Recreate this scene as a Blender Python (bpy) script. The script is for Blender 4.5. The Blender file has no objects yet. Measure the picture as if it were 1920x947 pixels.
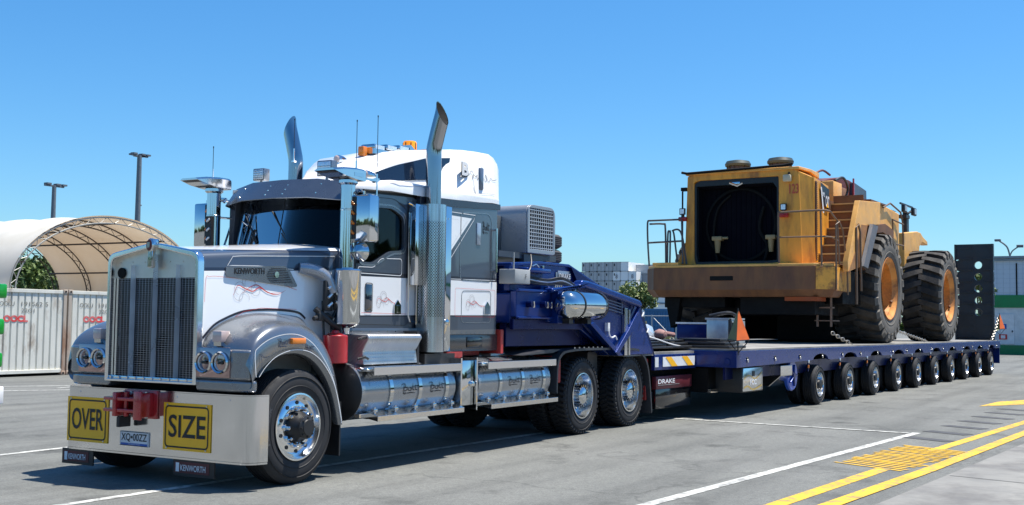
import bpy, bmesh, math, random
from mathutils import Vector, Matrix
R=math.radians; PI=math.pi
random.seed(7)
sc=bpy.context.scene; COL=sc.collection
# ---------------- camera, sky, sun, exposure ----------------
cd=bpy.data.cameras.new('camera'); cam=bpy.data.objects.new('camera',cd); COL.objects.link(cam)
sc.camera=cam
_y,_p,_r=R(30.256),R(3.48),R(.725)
fw=Vector((math.cos(_y)*math.cos(_p),math.sin(_y)*math.cos(_p),math.sin(_p)))
rt=fw.cross(Vector((0,0,1))).normalized(); up=rt.cross(fw)
rt,up=rt*math.cos(_r)+up*math.sin(_r),up*math.cos(_r)-rt*math.sin(_r)
cam.matrix_world=Matrix((rt,up,-fw)).transposed().to_4x4()
cam.location=(-8.206,-7.008,1.51)
cd.sensor_width=36; cd.lens=2150/1920*36; cd.clip_start=.1; cd.clip_end=3000
sun_dir=Vector((.24,-.24,1)).normalized()
elev=math.asin(sun_dir.z); azim=math.atan2(sun_dir.x,sun_dir.y)
w=bpy.data.worlds.new("World"); sc.world=w; w.use_nodes=True
nt=w.node_tree; bg=nt.nodes['Background']
sky=nt.nodes.new('ShaderNodeTexSky'); sky.sky_type='NISHITA'; sky.sun_disc=False
sky.sun_elevation=elev; sky.sun_rotation=azim; sky.air_density=1.0; sky.dust_density=.6; sky.ozone_density=3.0; sky.altitude=0
hs=nt.nodes.new('ShaderNodeHueSaturation'); hs.inputs['Saturation'].default_value=1.30; hs.inputs['Hue'].default_value=.5
nt.links.new(sky.outputs[0],hs.inputs['Color']); tn=nt.nodes.new('ShaderNodeMix'); tn.data_type='RGBA'; tn.blend_type='MULTIPLY'; tn.inputs['Factor'].default_value=1; tcw=nt.nodes.new('ShaderNodeTexCoord'); spw=nt.nodes.new('ShaderNodeSeparateXYZ'); nt.links.new(tcw.outputs['Generated'],spw.inputs[0]); rw=nt.nodes.new('ShaderNodeValToRGB'); nt.links.new(spw.outputs[2],rw.inputs[0])
rw.color_ramp.elements[0].position=0.; rw.color_ramp.elements[0].color=(.62,.90,1.10,1); rw.color_ramp.elements[1].position=.30; rw.color_ramp.elements[1].color=(.78,1.05,1.14,1); nt.links.new(rw.outputs[0],tn.inputs['B'])
nt.links.new(hs.outputs[0],tn.inputs['A']); nt.links.new(tn.outputs['Result'],bg.inputs[0]); bg.inputs[1].default_value=.092
sl=bpy.data.lights.new('sun','SUN'); sl.energy=5.0; sl.angle=R(.5); sl.color=(1,.95,.86)
so=bpy.data.objects.new('sun',sl); COL.objects.link(so); so.rotation_euler=sun_dir.to_track_quat('Z','Y').to_euler()
so.location=(0,-10,30)
sc.view_settings.view_transform='Standard'; sc.view_settings.look='None'; sc.view_settings.gamma=1
sc.view_settings.exposure=.72
# ---------------- materials ----------------
MATS={}
def nodes(m):
    m.use_nodes=True; n=m.node_tree; return n,n.nodes['Principled BSDF']
def mat(name,col,rough=.5,metal=0.,var=.12,scale=3.,bump=0.,bscale=40.,coat=0.,spec=.5,dirt=None,dscale=1.5,damt=.5,stretch=(1,1,1),emit=None,thr=(.45,.65)):
    if name in MATS: return MATS[name]
    m=bpy.data.materials.new(name); n,b=nodes(m); L=n.links; N=n.nodes
    b.inputs['Roughness'].default_value=rough; b.inputs['Metallic'].default_value=metal
    b.inputs['Coat Weight'].default_value=coat; b.inputs['Coat Roughness'].default_value=.03
    b.inputs['Specular IOR Level'].default_value=spec
    tc=N.new('ShaderNodeTexCoord'); mp=N.new('ShaderNodeMapping'); mp.inputs['Scale'].default_value=stretch
    L.new(tc.outputs['Object'],mp.inputs['Vector'])
    nz=N.new('ShaderNodeTexNoise'); nz.inputs['Scale'].default_value=scale; nz.inputs['Detail'].default_value=6; nz.inputs['Roughness'].default_value=.6
    L.new(mp.outputs[0],nz.inputs['Vector'])
    mr=N.new('ShaderNodeMapRange'); mr.inputs['From Min'].default_value=.3; mr.inputs['From Max'].default_value=.7
    mr.inputs['To Min'].default_value=1-var; mr.inputs['To Max'].default_value=1+var
    L.new(nz.outputs['Fac'],mr.inputs['Value'])
    mul=N.new('ShaderNodeMix'); mul.data_type='RGBA'; mul.blend_type='MULTIPLY'; mul.inputs['Factor'].default_value=1
    mul.inputs['A'].default_value=(*col,1); L.new(mr.outputs[0],mul.inputs['B'])
    out=mul.outputs['Result']
    if dirt is not None:
        n2=N.new('ShaderNodeTexNoise'); n2.inputs['Scale'].default_value=dscale; n2.inputs['Detail'].default_value=9; n2.inputs['Roughness'].default_value=.65
        L.new(mp.outputs[0],n2.inputs['Vector'])
        r2=N.new('ShaderNodeMapRange'); r2.inputs['From Min'].default_value=thr[0]; r2.inputs['From Max'].default_value=thr[1]; r2.inputs['To Max'].default_value=damt
        L.new(n2.outputs['Fac'],r2.inputs['Value'])
        mx=N.new('ShaderNodeMix'); mx.data_type='RGBA'; mx.inputs['B'].default_value=(*dirt,1)
        L.new(r2.outputs[0],mx.inputs['Factor']); L.new(out,mx.inputs['A']); out=mx.outputs['Result']
    L.new(out,b.inputs['Base Color'])
    rr=N.new('ShaderNodeMapRange'); rr.inputs['From Min'].default_value=.3; rr.inputs['From Max'].default_value=.7
    rr.inputs['To Min'].default_value=max(.01,rough*.8); rr.inputs['To Max'].default_value=min(1,rough*1.25); L.new(nz.outputs['Fac'],rr.inputs['Value']); L.new(rr.outputs[0],b.inputs['Roughness'])
    if bump:
        n3=N.new('ShaderNodeTexNoise'); n3.inputs['Scale'].default_value=bscale; n3.inputs['Detail'].default_value=4; L.new(mp.outputs[0],n3.inputs['Vector'])
        bp=N.new('ShaderNodeBump'); bp.inputs['Strength'].default_value=bump; bp.inputs['Distance'].default_value=.01
        L.new(n3.outputs['Fac'],bp.inputs['Height']); L.new(bp.outputs[0],b.inputs['Normal'])
    if emit:
        b.inputs['Emission Color'].default_value=(*emit[0],1); b.inputs['Emission Strength'].default_value=emit[1]
    MATS[name]=m; return m
stacksteel=mat('dark_polished_steel',(.36,.37,.39),.12,1,.05,2)
chrome=mat('chrome',(.60,.62,.64),.06,1,.03,2.5,bump=.03,bscale=3)
polish=mat('polished_aluminium',(.78,.79,.80),.16,1,.05,3,bump=.04,bscale=5)
steel=mat('brushed_stainless',(.68,.68,.68),.13,1,.04,1.5,bump=.04,bscale=5)
alu=mat('dull_aluminium',(.6,.6,.58),.42,.9,.15,6,bump=.1,bscale=30)
white=mat('white_paint',(.8,.8,.8),.28,0,.03,2,coat=.6)
grey=mat('grey_metallic_paint',(.085,.10,.125),.3,.4,.05,2,coat=.8)
silver=mat('silver_paint',(.25,.26,.275),.26,.75,.05,2,coat=.4)
darkline=mat('dark_line_paint',(.02,.02,.03),.3,coat=.5)
red=mat('red_paint',(.45,.015,.02),.3,0,.15,4,coat=.6)
rustred=mat('red_chassis_paint',(.36,.03,.025),.45,0,.2,6)
blue=mat('deep_blue_paint',(.002,.028,.19),.25,.3,.12,2,coat=.2,dirt=(.02,.03,.08),damt=.35,dscale=2)
blued=mat('dark_blue_paint',(.002,.01,.09),.3,.6,.12,2,coat=.1)
black=mat('black_plastic',(.015,.015,.016),.45,0,.2,6)
blackg=mat('black_gloss',(.008,.008,.01),.12,0,.1,3,coat=.5)
rubber=mat('tyre_rubber',(.016,.016,.018),.72,0,.25,9,bump=.15,bscale=50)
rubberd=mat('dusty_tyre_rubber',(.03,.028,.027),.85,0,.3,4,bump=.4,bscale=25,dirt=(.12,.10,.08),dscale=2.2,damt=.6)
rubbers=mat('dusty_tyre_sidewall',(.15,.135,.115),.9,0,.25,3,bump=.3,bscale=30,dirt=(.06,.055,.05),dscale=3,damt=.7)
yel=mat('worn_yellow_paint',(.82,.36,.04),.45,0,.12,3,dirt=(.24,.09,.025),dscale=2.0,damt=.8,stretch=(1.6,1.6,.35),thr=(.46,.68))
yelp=mat('pale_yellow_paint',(.80,.41,.10),.5,0,.12,3,dirt=(.42,.20,.06),dscale=2.2,damt=.6,thr=(.5,.7))
yrust=mat('rusty_brown_steel',(.17,.075,.035),.7,0,.3,3,dirt=(.07,.035,.02),dscale=2.2,damt=.8,bump=.3,bscale=14)
yrim=mat('yellow_brown_rim',(.72,.29,.055),.5,0,.2,3,dirt=(.17,.06,.025),dscale=2.2,damt=.8)
brown=mat('brown_step_steel',(.15,.07,.035),.75,0,.3,5)
dred=mat('dark_red_steel',(.13,.03,.025),.6,0,.3,4)
dark=mat('near_black',(.005,.005,.005),.7,0,.3,5,spec=.2,bump=.3,bscale=12)  # near-black, lowered to deepen shaded undersides and openings
amber=mat('amber_lens',(.8,.22,.02),.2,0,.1,8,coat=.5)
amberlit=mat('amber_beacon_lit',(.8,.25,.01),.2,emit=((1,.32,.02),.35))
orange=mat('orange_fabric',(.85,.16,.03),.7,0,.1,8)
olive=mat('olive_fabric',(.22,.22,.1),.8,0,.15,8)
signy=mat('sign_yellow',(1.,.50,.015),.45,0,.05,4)
ink=mat('black_ink',(.012,.012,.014),.5)
inkw=mat('white_ink',(.75,.75,.75),.5)
inkr=mat('red_ink',(.62,.03,.03),.5)
inkg=mat('grey_ink',(.28,.27,.29),.5)
inkb=mat('blue_ink',(.02,.1,.4),.5)
pink=mat('clear_marker_lens',(.55,.42,.38),.12,0,.1,6,coat=1)
lamp=mat('lamp_reflector',(.88,.89,.9),.22,.7,.1,30,bump=.5,bscale=60)
glassd=mat('tinted_glass_dark',(.01,.016,.03),.04,0,.05,2,coat=1,spec=.7)
beige=mat('beige_cover',(.55,.5,.4),.6)
def glass_mat():
    m=bpy.data.materials.new('windscreen_glass'); n,b=nodes(m); N=n.nodes; L=n.links
    t=N.new('ShaderNodeBsdfTransparent'); t.inputs[0].default_value=(.10,.14,.15,1)
    g=N.new('ShaderNodeBsdfGlossy'); g.inputs['Roughness'].default_value=.02; g.inputs['Color'].default_value=(.9,.95,1,1)
    f=N.new('ShaderNodeFresnel'); f.inputs[0].default_value=1.45; x=N.new('ShaderNodeMixShader')
    fm=N.new('ShaderNodeMath'); fm.operation='MULTIPLY'; fm.inputs[1].default_value=.5; L.new(f.outputs[0],fm.inputs[0]); L.new(fm.outputs[0],x.inputs[0]); L.new(t.outputs[0],x.inputs[1]); L.new(g.outputs[0],x.inputs[2]); L.new(x.outputs[0],N['Material Output'].inputs[0]); return m
glass=glass_mat()
clear=glass_mat(); clear.name='clear_lens'
for q_ in clear.node_tree.nodes:
    if q_.type=='BSDF_TRANSPARENT': q_.inputs[0].default_value=(.95,.96,.96,1)
def band_mat(name,bands,slope=0.,base=(.25,.275,.31)):
    """painted colour bands by height: list of (z_from, colour, metallic)"""
    m=bpy.data.materials.new(name); n,b=nodes(m); N=n.nodes; L=n.links
    tc=N.new('ShaderNodeTexCoord'); sx=N.new('ShaderNodeSeparateXYZ'); L.new(tc.outputs['Object'],sx.inputs[0])
    a=N.new('ShaderNodeMath'); a.operation='MULTIPLY_ADD'; a.inputs[1].default_value=-slope; L.new(sx.outputs[0],a.inputs[0]); L.new(sx.outputs[2],a.inputs[2])
    mr=N.new('ShaderNodeMapRange'); mr.inputs['From Min'].default_value=0; mr.inputs['From Max'].default_value=4; L.new(a.outputs[0],mr.inputs['Value'])
    cols=[];
    for k in (0,1):
        r=N.new('ShaderNodeValToRGB'); r.color_ramp.interpolation='CONSTANT'; e=r.color_ramp.elements
        while len(e)<len(bands): e.new(.5)
        for i,(z,c,mt) in enumerate(bands):
            e[i].position=min(1,z/4.); e[i].color=(*c,1) if k==0 else (mt,mt,mt,1)
        L.new(mr.outputs[0],r.inputs[0]); cols.append(r)
    L.new(cols[0].outputs[0],b.inputs['Base Color']); L.new(cols[1].outputs[0],b.inputs['Metallic'])
    b.inputs['Roughness'].default_value=.3; b.inputs['Coat Weight'].default_value=.8; b.inputs['Coat Roughness'].default_value=.03
    return m
W_=(.8,.8,.8); G_=(.08,.095,.12); G2=(.16,.18,.22); K_=(.015,.015,.025)
cabpaint=band_mat('cab_banded_paint',[(0,(.2,.2,.2),.7),(1.36,G_,.4),(1.525,K_,0),(1.545,W_,0),(1.945,K_,0),(1.985,G_,.4),(2.15,G_,.4),(2.88,K_,0)],slope=.012)
hoodpaint=band_mat('hood_banded_paint',[(0,G_,.4),(.8,W_,0),(1.955,K_,0),(1.985,G_,.4),(2.155,K_,0),(2.17,W_,0)],slope=.045)
# ---------------- mesh builder ----------------
_fc={}
def text_mesh(s,shear=0.,bold=0.):
    key=(s,shear,bold)
    if key in _fc: return _fc[key]
    c=bpy.data.curves.new('t','FONT'); c.body=s; c.shear=shear; c.offset=bold; c.resolution_u=3
    o=bpy.data.objects.new('t',c); COL.objects.link(o); dg=bpy.context.evaluated_depsgraph_get(); dg.update()
    me=o.evaluated_get(dg).to_mesh(); V=[v.co.copy() for v in me.vertices]; F=[tuple(p.vertices) for p in me.polygons]
    o.evaluated_get(dg).to_mesh_clear(); bpy.data.objects.remove(o); bpy.data.curves.remove(c)
    x0=min(v.x for v in V);x1=max(v.x for v in V);y0=min(v.y for v in V);y1=max(v.y for v in V)
    V=[((v.x-x0)/(x1-x0),(v.y-y0)/(y1-y0)) for v in V]; _fc[key]=(V,F); return V,F
def lerp(a,b,t): return a+(b-a)*t
class MB:
    def __init__(s): s.v=[];s.f=[];s.m=[]
    def add(s,V,F,mat=0,M=None):
        n=len(s.v)
        for p in V:
            p=Vector(p); s.v.append(M@p if M else p)
        for f in F: s.f.append(tuple(i+n for i in f)); s.m.append(mat)
        return s
    def box(s,x0,x1,y0,y1,z0,z1,mat=0,M=None,ch=0.):
        if ch>0:
            bm=bmesh.new(); bmesh.ops.create_cube(bm,size=1)
            for v in bm.verts: v.co=Vector((lerp(x0,x1,v.co.x+.5),lerp(y0,y1,v.co.y+.5),lerp(z0,z1,v.co.z+.5)))
            bmesh.ops.bevel(bm,geom=bm.edges[:],offset=ch,segments=2,affect='EDGES',profile=.5)
            bm.verts.index_update(); s.add([v.co.copy() for v in bm.verts],[[v.index for v in f.verts] for f in bm.faces],mat,M); bm.free(); return s
        V=[(x,y,z) for x in (x0,x1) for y in (y0,y1) for z in (z0,z1)]
        return s.add(V,[(0,1,3,2),(4,6,7,5),(0,4,5,1),(2,3,7,6),(0,2,6,4),(1,5,7,3)],mat,M)
    def prism(s,poly,axis,a,b,mat=0,M=None):
        n=len(poly)
        def P(p,t):
            return {'x':(t,p[0],p[1]),'y':(p[0],t,p[1]),'z':(p[0],p[1],t)}[axis]
        V=[P(p,a) for p in poly]+[P(p,b) for p in poly]
        return s.add(V,[tuple(range(n)),tuple(range(2*n-1,n-1,-1))]+[(i,(i+1)%n,n+(i+1)%n,n+i) for i in range(n)],mat,M)
    def ring(s,outer,inner,axis,a,b,mat=0,M=None):
        n=len(outer)
        def P(p,t): return {'x':(t,p[0],p[1]),'y':(p[0],t,p[1]),'z':(p[0],p[1],t)}[axis]
        V=[P(p,a) for p in outer]+[P(p,a) for p in inner]+[P(p,b) for p in outer]+[P(p,b) for p in inner]
        F=[]
        for i in range(n):
            j=(i+1)%n
            F+=[(i,j,n+j,n+i),(2*n+i,3*n+i,3*n+j,2*n+j),(i,2*n+i,2*n+j,j),(n+i,n+j,3*n+j,3*n+i)]
        return s.add(V,F,mat,M)
    def tube(s,pts,r,n=10,mat=0,caps=True,M=None):
        pts=[Vector(p) for p in pts]; N=len(pts); rs=r if isinstance(r,(list,tuple)) else [r]*N
        V=[];F=[]; ref=None
        for i,p in enumerate(pts):
            d=(pts[min(i+1,N-1)]-pts[max(i-1,0)]).normalized()
            if ref is None:
                ref=Vector((0,0,1)) if abs(d.z)<.9 else Vector((1,0,0))
            u=(ref-d*ref.dot(d)).normalized(); w_=d.cross(u); ref=u
            for k in range(n):
                a=2*PI*k/n; V.append(p+(u*math.cos(a)+w_*math.sin(a))*rs[i])
        for i in range(N-1):
            for k in range(n):
                F.append((i*n+k,i*n+(k+1)%n,(i+1)*n+(k+1)%n,(i+1)*n+k))
        if caps: F+=[tuple(range(n))[::-1],tuple((N-1)*n+k for k in range(n))]
        return s.add(V,F,mat,M)
    def lathe(s,prof,n=32,mat=0,M=None,close=False,a0=0,a1=2*PI,mats=None):
        """prof [(r,y)] revolved round the y axis"""
        V=[];F=[];full=abs(a1-a0-2*PI)<1e-6; cnt=n if full else n+1
        for (r_,h) in prof:
            for k in range(cnt):
                a=a0+(a1-a0)*k/n; V.append((r_*math.cos(a),h,r_*math.sin(a)))
        P=len(prof)
        for i in range(P-1+(1 if close else 0)):
            i2=(i+1)%P
            for k in range(n):
                k2=(k+1)%cnt if full else k+1
                s_=(i*cnt+k,i*cnt+k2,i2*cnt+k2,i2*cnt+k)
                F.append(s_)
        if mats:
            for i in range(P-1):
                s.add(V,[f for j,f in enumerate(F) if j//n==i],mats[i],M)
            return s
        return s.add(V,F,mat,M)
    def disc(s,c,r,axis='y',n=24,mat=0,t=.004,M=None):
        A={'y':Matrix.Identity(4),'x':Matrix.Rotation(R(-90),4,'Z'),'z':Matrix.Rotation(R(90),4,'X')}[axis]
        MM=Matrix.Translation(c)@A
        if M: MM=M@MM
        return s.lathe([(.0001,-t),(r,-t),(r,t),(.0001,t)],n,mat,MM)
    def text(s,txt,p,U,Vv,mat=0,shear=0.,bold=0.,M=None):
        V,F=text_mesh(txt,shear,bold); p=Vector(p);U=Vector(U);Vv=Vector(Vv)
        return s.add([p+U*a+Vv*b for a,b in V],F,mat,M)
    def stripe(s,pts,w_,P,mat=0,closed=False,wv=None):
        """flat line of width w_ along 2D pts, mapped to 3D by P(a,b)"""
        pts=[Vector(p) for p in pts]; N=len(pts); V=[]
        for i,p in enumerate(pts):
            a=pts[(i-1)%N] if closed else pts[max(i-1,0)]; b=pts[(i+1)%N] if closed else pts[min(i+1,N-1)]
            d=(b-a); d=d.normalized() if d.length>0 else Vector((1,0)); q=Vector((-d.y,d.x))*(w_/2 if wv is None else w_/2*wv[i])
            V+=[P(*(p+q)),P(*(p-q))]
        F=[(2*i,2*i+1,2*i+3,2*i+2) for i in range(N-1)]
        if closed: F.append((2*N-2,2*N-1,1,0))
        return s.add(V,F,mat)
    def grid(s,rows,mat=0,M=None,closed=False):
        n=len(rows[0]); V=[p for r_ in rows for p in r_]; F=[]
        for i in range(len(rows)-1):
            for k in range(n-1+(1 if closed else 0)):
                F.append((i*n+k,i*n+(k+1)%n,(i+1)*n+(k+1)%n,(i+1)*n+k))
        return s.add(V,F,mat,M)
    def mirror(s,c=1.22):
        o=MB(); o.v=[Vector((p.x,2*c-p.y,p.z)) for p in s.v]; o.f=[f[::-1] for f in s.f]; o.m=list(s.m); return o
    def mesh(s,name,mats,smooth=35,recalc=True,bevel=0):
        me=bpy.data.meshes.new(name); me.from_pydata([tuple(p) for p in s.v],[],s.f)
        for m in mats: me.materials.append(m)
        me.polygons.foreach_set('material_index',s.m)
        if recalc:
            bm=bmesh.new(); bm.from_mesh(me); bmesh.ops.recalc_face_normals(bm,faces=bm.faces); bm.to_mesh(me); bm.free()
        if smooth:
            me.polygons.foreach_set('use_smooth',[True]*len(me.polygons)); me.set_sharp_from_angle(angle=R(smooth))
        me.update(); return me
def Pxz(y,off=.003): return lambda a,b:(a,y-off,b)      # plane facing the near side
def Pyz(x,off=.003): return lambda a,b:(x-off,a,b)      # plane facing the front
def rnd(pts,r,n=4):
    """round the corners of a closed 2D polygon"""
    out=[];N=len(pts)
    for i in range(N):
        p=Vector(pts[i]);a=Vector(pts[i-1]);b=Vector(pts[(i+1)%N])
        da=(a-p);db=(b-p); q=min(r,da.length*.45,db.length*.45); A=p+da.normalized()*q;B=p+db.normalized()*q
        for k in range(n+1):
            t=k/n; out.append(tuple((1-t)**2*A+2*t*(1-t)*p+t*t*B))
    return out
def spline(pts,n=6,closed=False):
    P=[Vector(p) for p in pts]; N=len(P); out=[]
    for i in range(N if closed else N-1):
        a=P[(i-1)%N] if closed or i>0 else P[0]; b=P[i]; c=P[(i+1)%N]; d=P[(i+2)%N] if closed or i+2<N else P[-1]
        for k in range(n):
            t=k/n; out.append(tuple(.5*((2*b)+(c-a)*t+(2*a-5*b+4*c-d)*t*t+(3*b-a-3*c+d)*t**3)))
    if not closed: out.append(tuple(P[-1]))
    return out
def vlathe(m,prof,x,y,n=40,mt=0):
    """prof [(r,z)] about a vertical axis"""
    V=[];F=[]
    for r_,z in prof:
        for k in range(n): a=2*PI*k/n; V.append((x+r_*math.cos(a),y+r_*math.sin(a),z))
    for i in range(len(prof)-1):
        for k in range(n): F.append((i*n+k,i*n+(k+1)%n,(i+1)*n+(k+1)%n,(i+1)*n+k))
    m.add(V,F,mt); return m
# ---------------- things and parts ----------------
FRAME=(Vector((0,0,0)),0.)
def W2(p,fr):
    p=Vector(p); return fr[0]+Matrix.Rotation(fr[1],3,'Z')@p
class Thing:
    def __init__(s,name,label,cat,base=(0,0,0),group=None,frame=FRAME,rz=0.,kind=None):
        s.fr=frame; s.base=Vector(base); s.rz=rz
        s.o=bpy.data.objects.new(name,None); COL.objects.link(s.o); s.o.empty_display_size=.3
        s.o.location=W2(base,frame); s.o.rotation_euler=(0,0,frame[1]+rz)
        s.o['label']=label; s.o['category']=cat
        if group: s.o['group']=group
    def part(s,name,mb,mats,at=(0,0,0),rz=0.,parent=None,smooth=35,bevel=0.,label=None,recalc=True,sub=0):
        me=mb if isinstance(mb,bpy.types.Mesh) else mb.mesh(name,mats,smooth,recalc)
        o=bpy.data.objects.new(name,me); COL.objects.link(o); o.parent=parent or s.o
        o.location=Vector(at)-(s.base if parent is None else Vector((0,0,0))); o.rotation_euler=(0,0,rz)
        if bevel: bev(o,bevel)
        if sub:
            m_=o.modifiers.new('s','SUBSURF'); m_.levels=sub; m_.render_levels=sub
        if label: o['label']=label
        return o
def bev(o,w_,seg=2):
    m_=o.modifiers.new('b','BEVEL'); m_.width=w_; m_.segments=seg; m_.limit_method='ANGLE'; m_.angle_limit=R(40); m_.harden_normals=True
def single(name,mb,mats,label,cat,base=(0,0,0),frame=FRAME,group=None,kind=None,smooth=35,bevel=0.,recalc=True):
    """a thing that is one mesh; mb in frame coordinates, origin moved to base"""
    for p in mb.v: p-=Vector(base)
    me=mb.mesh(name,mats,smooth,recalc); o=bpy.data.objects.new(name,me); COL.objects.link(o)
    o.location=W2(base,frame); o.rotation_euler=(0,0,frame[1])
    if kind: o['kind']=kind
    if label: o['label']=label
    if cat: o['category']=cat
    if group: o['group']=group
    if bevel: bev(o,bevel)
    return o
def copy_tree(o,parent=None):
    c=o.copy(); COL.objects.link(c)
    if parent: c.parent=parent
    for ch in list(o.children): copy_tree(ch,c)
    return c
# ================= wheels =================
def tyre_mb(Rr,Wd,rim,kind='rib'):
    """outer face at y=0, body to y=Wd, axle on y"""
    mb=MB(); g=.012
    prof=[(rim,.03),(rim+.03,.008),(lerp(rim,Rr,.5),0),(lerp(rim,Rr,.82),.012),(Rr-.012,.035)]
    if kind=='rib':
        k=5; a=.04; b=Wd-.04; st=(b-a)/k
        for i in range(k):
            x0=a+i*st+.006; x1=a+(i+1)*st-.006; prof+=[(Rr,x0),(Rr,x1)]
            if i<k-1: prof+=[(Rr-g,x1+.002),(Rr-g,x1+.010)]
    else: prof+=[(Rr-.018,.045),(Rr-.018,Wd-.045)]
    prof+=[(Rr-.012,Wd-.035),(lerp(rim,Rr,.82),Wd-.012),(lerp(rim,Rr,.5),Wd),(rim+.03,Wd-.008),(rim,Wd-.03)]
    mb.lathe(prof,64,0)
    for q in (.35,.72): 
        r_=lerp(rim,Rr,q); mb.lathe([(r_-.004,.0035 if q<.5 else .006),(r_,-.002),(r_+.004,.0035 if q<.5 else .006)],64,0)
    if kind=='lug':
        n=44
        for sgn in (0,1):
            for i in range(n):
                t0=2*PI*(i+.5*sgn)/n; st=[(.5,0),(.32,.035),(.14,.06),(.02,.075)]
                V=[]
                for (wf,dt) in st:
                    y=wf*Wd if sgn==0 else (1-wf)*Wd
                    ro=Rr if wf>.05 else Rr-.02; ri=Rr-.03 if wf>.05 else Rr-.055
                    for (rr,tt) in ((ri,-.042),(ro,-.036),(ro,.036),(ri,.042)):
                        a=t0+dt+tt; V.append((rr*math.cos(a),y,rr*math.sin(a)))
                F=[]
                for j in range(3):
                    for q in range(4): F.append((4*j+q,4*j+(q+1)%4,4*j+4+(q+1)%4,4*j+4+q))
                F+=[(0,1,2,3),(12,13,14,15)]
                mb.add(V,F,0)
    return mb
def rim_mb(kind):
    mb=MB()   # mats: 0 polished, 1 black, 2 chrome
    if kind=='steer':
        mb.lathe([(.305,.02),(.31,-.002),(.295,-.004),(.285,.03),(.262,.05),(.25,.035),(.2,.02),(.15,.018),(.13,.03)],56,0)
        mb.lathe([(.305,.25),(.28,.25),(.28,.05),(.262,.052)],40,0)
        for k in range(10):
            a=2*PI*(k+.5)/10; mb.disc((.222*math.cos(a),.026,.222*math.sin(a)),.018,'y',14,1,.008)
            a=2*PI*k/10; MM=Matrix.Translation((.168*math.cos(a),.02,.168*math.sin(a)))
            mb.lathe([(.03,0),(.03,-.01),(.019,-.02),(.017,-.06),(.008,-.068),(.0001,-.068)],10,2,MM)
        mb.lathe([(.142,.02),(.14,-.02),(.11,-.06),(.105,-.1),(.075,-.115),(.07,-.125),(.0001,-.125)],28,1)
        for k in range(8):
            a=2*PI*k/8; mb.disc((.088*math.cos(a),-.112,.088*math.sin(a)),.009,'y',6,1,.008)
    elif kind=='drive':
        mb.lathe([(.305,.02),(.31,-.002),(.295,-.004),(.285,.03),(.278,.12),(.262,.16),(.24,.17),(.2,.175),(.15,.17)],56,0)
        for k in range(10):
            a=2*PI*(k+.5)/10; mb.disc((.235*math.cos(a),.17,.235*math.sin(a)),.018,'y',14,1,.004)
            a=2*PI*k/10; MM=Matrix.Translation((.165*math.cos(a),.17,.165*math.sin(a)))
            mb.lathe([(.026,0),(.026,-.02),(.017,-.03),(.015,-.09),(.0001,-.1)],10,2,MM)
        mb.lathe([(.15,.17),(.148,.12),(.13,.08),(.12,0),(.1,-.02),(.075,-.03),(.0001,-.035)],28,2)
        for k in range(16):
            a=2*PI*k/16; mb.box(-.006,.006,-.01,.1,.118,.15,2,Matrix.Rotation(a,4,'Y'))
    else:
        mb.lathe([(.225,.02),(.23,-.002),(.215,-.004),(.205,.03),(.2,.09),(.185,.12),(.15,.13),(.11,.13)],40,0)
        mb.lathe([(.11,.13),(.105,.06),(.09,.03),(.085,-.01),(.05,-.02),(.0001,-.02)],24,1)
        for k in range(8):
            a=2*PI*k/8; MM=Matrix.Translation((.15*math.cos(a),.13,.15*math.sin(a)))
            mb.lathe([(.02,0),(.02,-.015),(.014,-.02),(.012,-.055),(.0001,-.06)],8,2,MM)
            a=2*PI*(k+.5)/8; mb.disc((.172*math.cos(a),.127,.172*math.sin(a)),.012,'y',10,1,.004)
    return mb
RIMM=[polish,black,chrome]
tyreM={'steer':tyre_mb(.525,.31,.295).mesh('tyre',[rubber]),'drive':tyre_mb(.525,.29,.295,'lug').mesh('tyre',[rubber]),'small':tyre_mb(.385,.26,.215).mesh('tyre',[rubber])}
rimM={k:rim_mb(k).mesh('wheel',RIMM) for k in ('steer','drive','small')}
def wheel(T,kind,at,rz=0.):
    w_=T.part('wheel',rimM[kind],None,at,rz); T.part('tyre',tyreM[kind],None,(0,0,0),0,w_)
    return w_
# ================= the truck (x to the rear, y to the far side, z up) =================
T=Thing('semi_truck','silver and white bonneted prime mover with polished bumper, grille, stacks and fuel tanks','truck',(3.6,1.22,0))
def both(name,mb,mats,**k):
    b_=T.part(name,mb,mats,**k); a=T.part(name,mb.mirror(),mats,**k); return b_,a
# chassis
m=MB()
for y in (.78,1.56): m.box(.1,8.15,y,y+.1,.72,1.0)
for x in (.0,1.2,2.9,4.6,5.2,6.6,7.9): m.box(x,x+.1,.88,1.56,.78,.95)
m.box(5.05,5.3,.1,.8,.72,1.08); m.box(6.55,6.75,.5,.8,.85,1.08); m.box(8.0,8.1,.06,2.38,.35,.98)
m.box(3.99,4.06,.25,2.2,1.12,1.42); m.box(3.5,3.9,.5,.62,1.05,1.3); m.box(2.9,3.2,.3,.4,1.0,1.16)
for x in (5.86,7.41): m.tube([(x,.3,.525),(x,2.14,.525)],.13,12)
m.box(-.1,.1,.3,2.14,.42,.56)
T.part('chassis_frame',m,[rustred],bevel=.01)
m=MB(); m.box(4.0,5.2,.4,2.04,1.09,1.12); m.box(3.2,3.95,.5,1.94,1.06,1.1); m.tube([(4.2,.6,1.15),(5.2,.75,1.17),(5.6,.9,1.2)],.025,8); m.tube([(4.2,.8,1.15),(5.0,.95,1.2),(5.8,1.1,1.25)],.02,8)
T.part('deck_plate',m,[alu])
m=MB(); m.box(6.3,7.3,.75,1.69,1.0,1.16,0,None,.03); m.lathe([(.0001,0),(.5,0),(.52,.03),(.48,.06),(.0001,.06)],32,0,Matrix.Translation((6.75,1.22,1.16))@Matrix.Rotation(R(90),4,'X'))
T.part('fifth_wheel',m,[black])
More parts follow.
